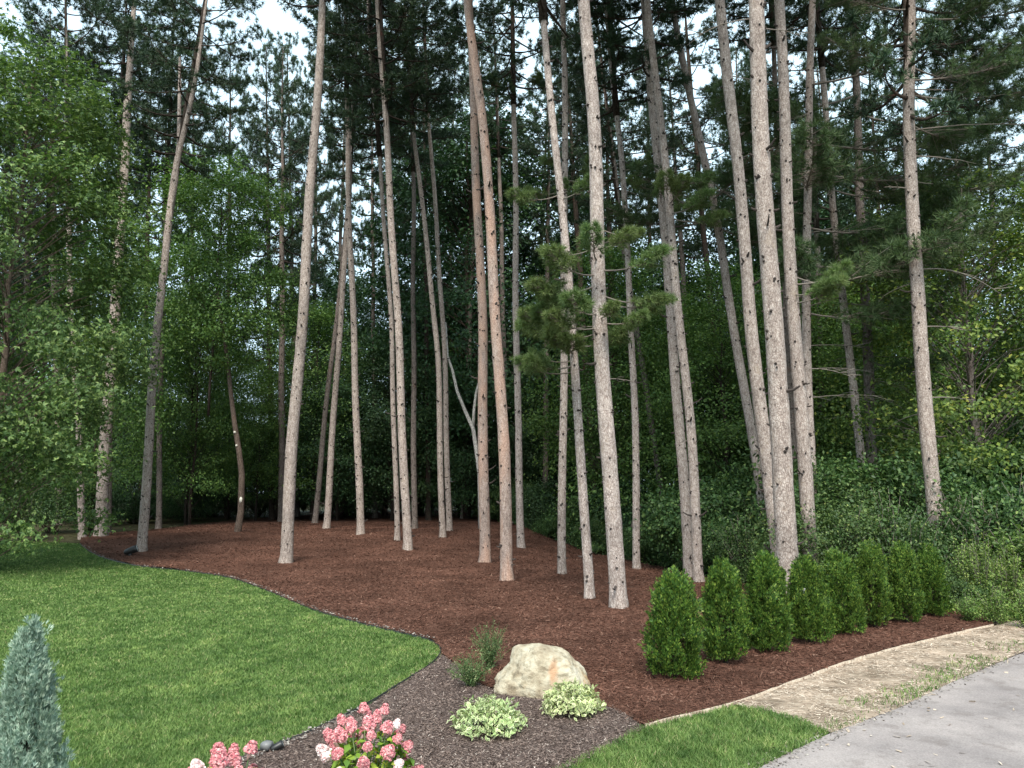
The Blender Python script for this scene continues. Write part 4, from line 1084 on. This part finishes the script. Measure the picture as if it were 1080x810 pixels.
# ------------------------------------------------------------------ boulder
import bmesh
def boulder():
    bm = bmesh.new(); bmesh.ops.create_icosphere(bm, subdivisions=6, radius=1)
    rng = np.random.default_rng(12)
    N = unit(rng.normal(size=(22, 3)) + np.array([0, 0, 0.25])); D = rng.uniform(0.78, 1.02, 22)
    N = np.vstack([N, unit(np.array([[-0.75, -0.5, 0.45], [0.8, -0.35, 0.5], [0.1, -0.9, 0.35], [0.35, -0.3, 0.9], [-0.3, -0.2, .95]]))]); D = np.concatenate([D, [0.80, 0.84, 0.80, 0.86, 0.95]])
    for v in bm.verts:
        d = np.array(v.co)
        c = N @ d
        r_ = np.where(c > 0.05, D / np.maximum(c, 0.05), 9)
        rr = -math.log(np.exp(-14 * r_).sum()) / 14
        rr = min(rr, 1.15)
        p = Vector(d * 2.2)
        rr += 0.06 * mn.noise(p) + 0.028 * mn.noise(p * 2.7) + 0.012 * mn.noise(p * 7)
        rr += 0.035 * abs(mn.noise(Vector((p.x * 1.6 + 9, p.y, p.z * 2.6))))
        q = Vector(d) * rr
        if q.x < 0 and q.z > -0.1: q.x *= 1 - 0.30 * min(1, q.z + 0.1)
        q.x -= 0.06 * max(q.z, 0)                                  # peak sits left of the middle
        if q.z < 0.25: q.x -= 0.55 * max(0, -q.x) * (0.25 - q.z)      # low toe at the left
        v.co = (q.x * 0.49, q.y * 0.38, q.z * (0.36 if q.z < 0.5 else 0.36 - 0.09 * (q.z - 0.5)))
    for f in bm.faces: f.smooth = True
    me = bpy.data.meshes.new('boulder'); bm.to_mesh(me); bm.free()
    m, t, b = mat('boulder_stone')
    n = noise_n(t, 5, 7, rough=0.65); r0 = ramp(t, [(0.3, (0.24, 0.185, 0.12)), (0.46, (0.40, 0.34, 0.24)), (0.6, (0.49, 0.44, 0.33)), (0.75, (0.58, 0.54, 0.45))]); t.links.new(n.outputs['Fac'], r0.inputs['Fac'])
    n2 = noise_n(t, 3.2, 3, sc=(1, 1, .8)); r2 = ramp(t, [(0.60, (0, 0, 0)), (0.72, (1, 1, 1))]); t.links.new(n2.outputs['Fac'], r2.inputs['Fac'])
    c = mix(t, r2.outputs['Color'], r0.outputs['Color'], (0.42, 0.26, 0.12))
    # rust stain on the viewer's face of the stone
    tc = t.nodes.new('ShaderNodeTexCoord'); mp = t.nodes.new('ShaderNodeMapping'); gr = t.nodes.new('ShaderNodeTexGradient'); gr.gradient_type = 'SPHERICAL'
    mp.inputs['Location'].default_value = (-0.06 / 0.07, 0.0, -0.10 / 0.17); mp.inputs['Scale'].default_value = (1 / 0.07, 0.6, 1 / 0.17)
    t.links.new(tc.outputs['Object'], mp.inputs['Vector']); t.links.new(mp.outputs['Vector'], gr.inputs['Vector'])
    n4 = noise_n(t, 18, 4); mu = t.nodes.new('ShaderNodeMath'); mu.operation = 'MULTIPLY'; t.links.new(gr.outputs['Fac'], mu.inputs[0]); t.links.new(n4.outputs['Fac'], mu.inputs[1])
    r5 = ramp(t, [(0.05, (0, 0, 0)), (0.32, (1, 1, 1))]); t.links.new(mu.outputs[0], r5.inputs['Fac'])
    c = mix(t, r5.outputs['Color'], c, (0.44, 0.27, 0.16))
    n3 = noise_n(t, 9, 5, sc=(1, 1, 2.0)); r3 = ramp(t, [(0.38, (0.58, 0.55, 0.50)), (0.47, (1, 1, 1))]); t.links.new(n3.outputs['Fac'], r3.inputs['Fac'])
    c = mix(t, 0.8, c, r3.outputs['Color'], 'MULTIPLY')
    t.links.new(c, b.inputs['Base Color']); b.inputs['Roughness'].default_value = 0.85
    nb = noise_n(t, 14, 10, rough=.7); bump(t, b, nb.outputs['Fac'], 0.9, 0.04)
    me.materials.append(m)
    return me
bp_ = G(577, 739)
o = link('boulder', boulder(), None, (bp_[0], bp_[1] + 0.3, bp_[2] + 0.17), (0, 0.05, 0))
tag(o, 'cream and rust stained boulder resting on the bark bed', 'boulder')

# ------------------------------------------------------------------ variegated and wispy shrubs
def vari(seed, R, Hh, n):
    rng = np.random.default_rng(seed)
    th = rng.uniform(0, 2 * np.pi, n); el = np.arcsin(rng.uniform(0, 1, n)); q = rng.uniform(0.45, 1, n) ** 0.5 * (1 + 0.10 * np.sin(5 * th + seed) + 0.08 * np.sin(3 * el * 3 + 2 * th))
    P = np.column_stack([np.cos(th) * np.cos(el) * R * q, np.sin(th) * np.cos(el) * R * q, np.sin(el) * Hh * q * 0.92 + 0.03])
    N = unit(P * [1, 1, 1.4]) + np.array([0, 0, .4])
    g = Geo(); V, F = leaves(P, 0.048, rng, wr=0.24, N=N, tilt=0.7, droop=-.25); g.add(V, F, 0)
    Vq = V.reshape(-1, 4, 3); c = Vq.mean(1, keepdims=True); nn = unit(np.cross(Vq[:, 2] - Vq[:, 0], Vq[:, 3] - Vq[:, 1]))[:, None]
    nn *= np.sign(nn[..., 2:3] + 1e-6)
    g.add(((Vq - c) * np.array(0.42) + c + nn * 0.002).reshape(-1, 3)[: len(V)], F, 1)
    st = Geo()
    for i in range(60):
        k = rng.integers(0, n); p = P[k]
        st.add(*tube([[p[0] * .1, p[1] * .1, 0], [p[0] * .6, p[1] * .6, p[2] * .5], p], [.004, .003, .002], 4))
    return st.mesh('stem', [M['dead_twig']], True), g.mesh('foliage', [M['vari'], M['vari_mid']])
for (px, py, hw, ty, lb) in ((515, 782, 34, 738, 'cream and green variegated shrub in front of the wispy plants'), (605, 760, 29, 723, 'cream and green variegated shrub hugging the boulder')):
    b0 = G(px, py); R = hw / FPX * b0[1]; b0 = b0 + [0, R * .55, 0]; b0[2] = H(b0[0], b0[1]) + .03
    ms = vari(int(px), R * 1.05, AT(px, ty, b0[1])[2] - b0[2], 1500)
    place_tree('variegated_shrub', ms, lb, 'shrub', b0, names=('stem', 'foliage'), group='variegated shrubs by the boulder')

def wispy(seed, R, Hh, ns, lf):
    rng = np.random.default_rng(seed); st = Geo(); pts = []
    for i in range(ns):
        a = rng.uniform(0, 6.3); rr = R * rng.uniform(.2, 1); h = Hh * rng.uniform(.5, 1) * (1 - .35 * rr / R)
        k = 7; u = np.linspace(0, 1, k)
        p = np.column_stack([math.cos(a) * rr * u ** 1.3 + .02 * rng.normal(size=k) * u, math.sin(a) * rr * u ** 1.3 + .02 * rng.normal(size=k) * u, h * u])
        st.add(*tube(p, np.linspace(.003, .0012, k), 4))
        for q in rng.uniform(.12, 1, lf): pts.append([np.interp(q, u, p[:, j]) + rng.normal() * .012 for j in range(3)])
    g = Geo().add(*leaves(np.array(pts), 0.022, rng, wr=.25, tilt=1.2))
    return st.mesh('stem', [M['sage']], True), g.mesh('foliage', [M['sage']])
for px, py, R, Hh, ns, lf, lb in ((498, 727, .30, .42, 80, 24, 'low wispy green plant nearer the variegated shrub'), (517, 708, .28, .62, 80, 24, 'taller wispy green plant left of the boulder')):
    b0 = G(px, py); b0[2] += .03
    place_tree('wispy_shrub', wispy(int(px), R, Hh, ns, lf), lb, 'shrub', b0, names=('stem', 'foliage'), group='wispy plants beside the boulder')

# ------------------------------------------------------------------ hydrangeas
def panicle(seed, m):
    rng = np.random.default_rng(seed); n = 260; Hh, R = 0.088, 0.042
    t = rng.uniform(0, 1, n); th = rng.uniform(0, 6.283, n)
    rr = R * np.clip(1.15 - t, .15, 1) ** .6 * rng.uniform(.82, 1.05, n) * np.where(t < .15, .75 + t * 1.7, 1)
    P = np.column_stack([rr * np.cos(th), rr * np.sin(th), t * Hh]); N = unit(np.column_stack([np.cos(th), np.sin(th), .2 + t]))
    g = Geo()
    nrm = unit(N + rng.normal(size=(n, 3)) * .35); a0 = unit(np.cross(nrm, rng.normal(size=(n, 3)))); b0 = np.cross(nrm, a0); s = 0.0098
    Vs = []
    for k in range(4):
        an = k * math.pi / 2; a = a0 * math.cos(an) + b0 * math.sin(an); b = np.cross(nrm, a)
        Vs.append(np.stack([P, P + a * s * .6 + b * s * .5 + nrm * .002, P + a * s, P + a * s * .6 - b * s * .5 + nrm * .002], 1))
    V = np.concatenate(Vs, 1); q = np.concatenate([np.array([[0, 1, 2], [0, 2, 3]]) + 4 * l for l in range(4)])
    g.add(V.reshape(-1, 3), (np.arange(n)[:, None, None] * 16 + q[None]).reshape(-1, 3))
    g.add(*tube([[0, 0, -.06], [0, 0, .004], [0, 0, .03], [0, 0, Hh * .6], [0, 0, Hh * .95]], [.003, R * .45, R * .62, R * .42, R * .08], 9))
    return g.mesh('flower_head', [m])
PAN = [panicle(1, M['petal']), panicle(2, M['petal']), panicle(3, M['petal']), panicle(4, M['petal_pale'])]
def hydrangea(seed, R, Hh, nh, label, loc, pale=0.12, group=True):
    rng = np.random.default_rng(seed)
    r = thing('hydrangea', label, 'hydrangea', loc, 0, 'pink hydrangeas in the bark bed' if group else None)
    n = int(nh * 22); th = rng.uniform(0, 6.283, n); u = rng.uniform(0, 1, n)
    q = rng.uniform(.2, .95, n) ** .6
    P = np.column_stack([np.cos(th) * R * q, np.sin(th) * R * q, (0.12 + .75 * u * (1.05 - .5 * q ** 2)) * Hh])
    g = Geo().add(*leaves(P, 0.062, rng, wr=.3, N=unit(P - [0, 0, Hh * .3]) + [0, 0, .5], tilt=.6))
    st = Geo(); heads = []
    for i in range(nh):
        a = i * 2.4 + rng.uniform(-.3, .3); el = math.acos(1 - (i + .5) / nh * 0.95)
        d = np.array([math.cos(a) * math.sin(el), math.sin(a) * math.sin(el), math.cos(el)])
        p = d * [R, R, Hh * .62] * rng.uniform(.88, 1.08) + [0, 0, Hh * .33]
        heads.append((p, d)); st.add(*tube([[p[0] * .1, p[1] * .1, 0], [p[0] * .55, p[1] * .55, p[2] * .5], p], [.005, .004, .003], 5))
    link('stem', st.mesh('stem', [M['sage']], True), r); link('foliage', g.mesh('foliage', [M['hyd_leaf']]), r)
    for p, d in heads:
        k = 3 if rng.uniform() < pale else rng.integers(0, 3); s = rng.uniform(.55, .95)
        o = link('flower_head', PAN[int(k)], r, p, sc=(s * 1.15, s * 1.15, s * rng.uniform(.7, 1.25)))
        o.rotation_euler = Vector(d * [1, 1, 1] + [0, 0, .35]).to_track_quat('Z', 'Y').to_euler()
hb = on_ground(388, 4.9)
hydrangea(5, .26, AT(386, 748, 4.9)[2], 44, 'pink hydrangea with yellowing leaves standing beside the black edging', hb)
hb = on_ground(232, 4.3)
hydrangea(6, .27, AT(232, 788, 4.3)[2], 30, 'low pink hydrangea whose blooms just rise over the grass', hb, .2)
hb = on_ground(976, 3.4)

# ------------------------------------------------------------------ ground lamps
def lamp(label, loc, s, rz, lensc='lens'):
    r = thing('spotlight', label, 'garden light', loc, rz)
    g = Geo(); g.add(*tube([[0, 0, -.1], [0, 0, .03], [0, 0, .06]], [.02, .05, .03], 10)); link('base', g.mesh('base', [M['plastic']]), r, sc=(s, s, s))
    g = Geo(); g.add(*tube([[-.14, 0, .05], [-.10, 0, .07], [.02, 0, .12], [.10, 0, .15], [.16, 0, .17]], [.03, .075, .085, .095, .10], 14)); link('lamp_head', g.mesh('lamp_head', [M['plastic']], True), r, sc=(s, s, s))
    g = Geo(); g.add(*tube([[.158, 0, .17], [.166, 0, .173]], [.088, .088], 14)); link('lens', g.mesh('lens', [M[lensc]]), r, sc=(s, s, s))
    return r
lp = G(137, 587); lp[2] += .04
lamp('small black garden spotlight lying at the foot of the forked pine', lp, 1.15, 0.3)
lp = G(291, 797); lp[2] += .03
lamp('small black garden light beside the near edging behind the low hydrangea', lp, .3, 0.5)
lp = G(281, 797); lp[2] += .05
g = Geo(); V, F = tube([[0, 0, 0], [0, 0, .04], [0, 0, .055]], [.05, .05, .035], 4); g.add(V, F)
o = link('drain_cap', g.mesh('drain_cap', [M['grey_box']]), None, lp, (0, 0, .4)); tag(o, 'small grey plastic box tucked against the black edging', 'drain cap')
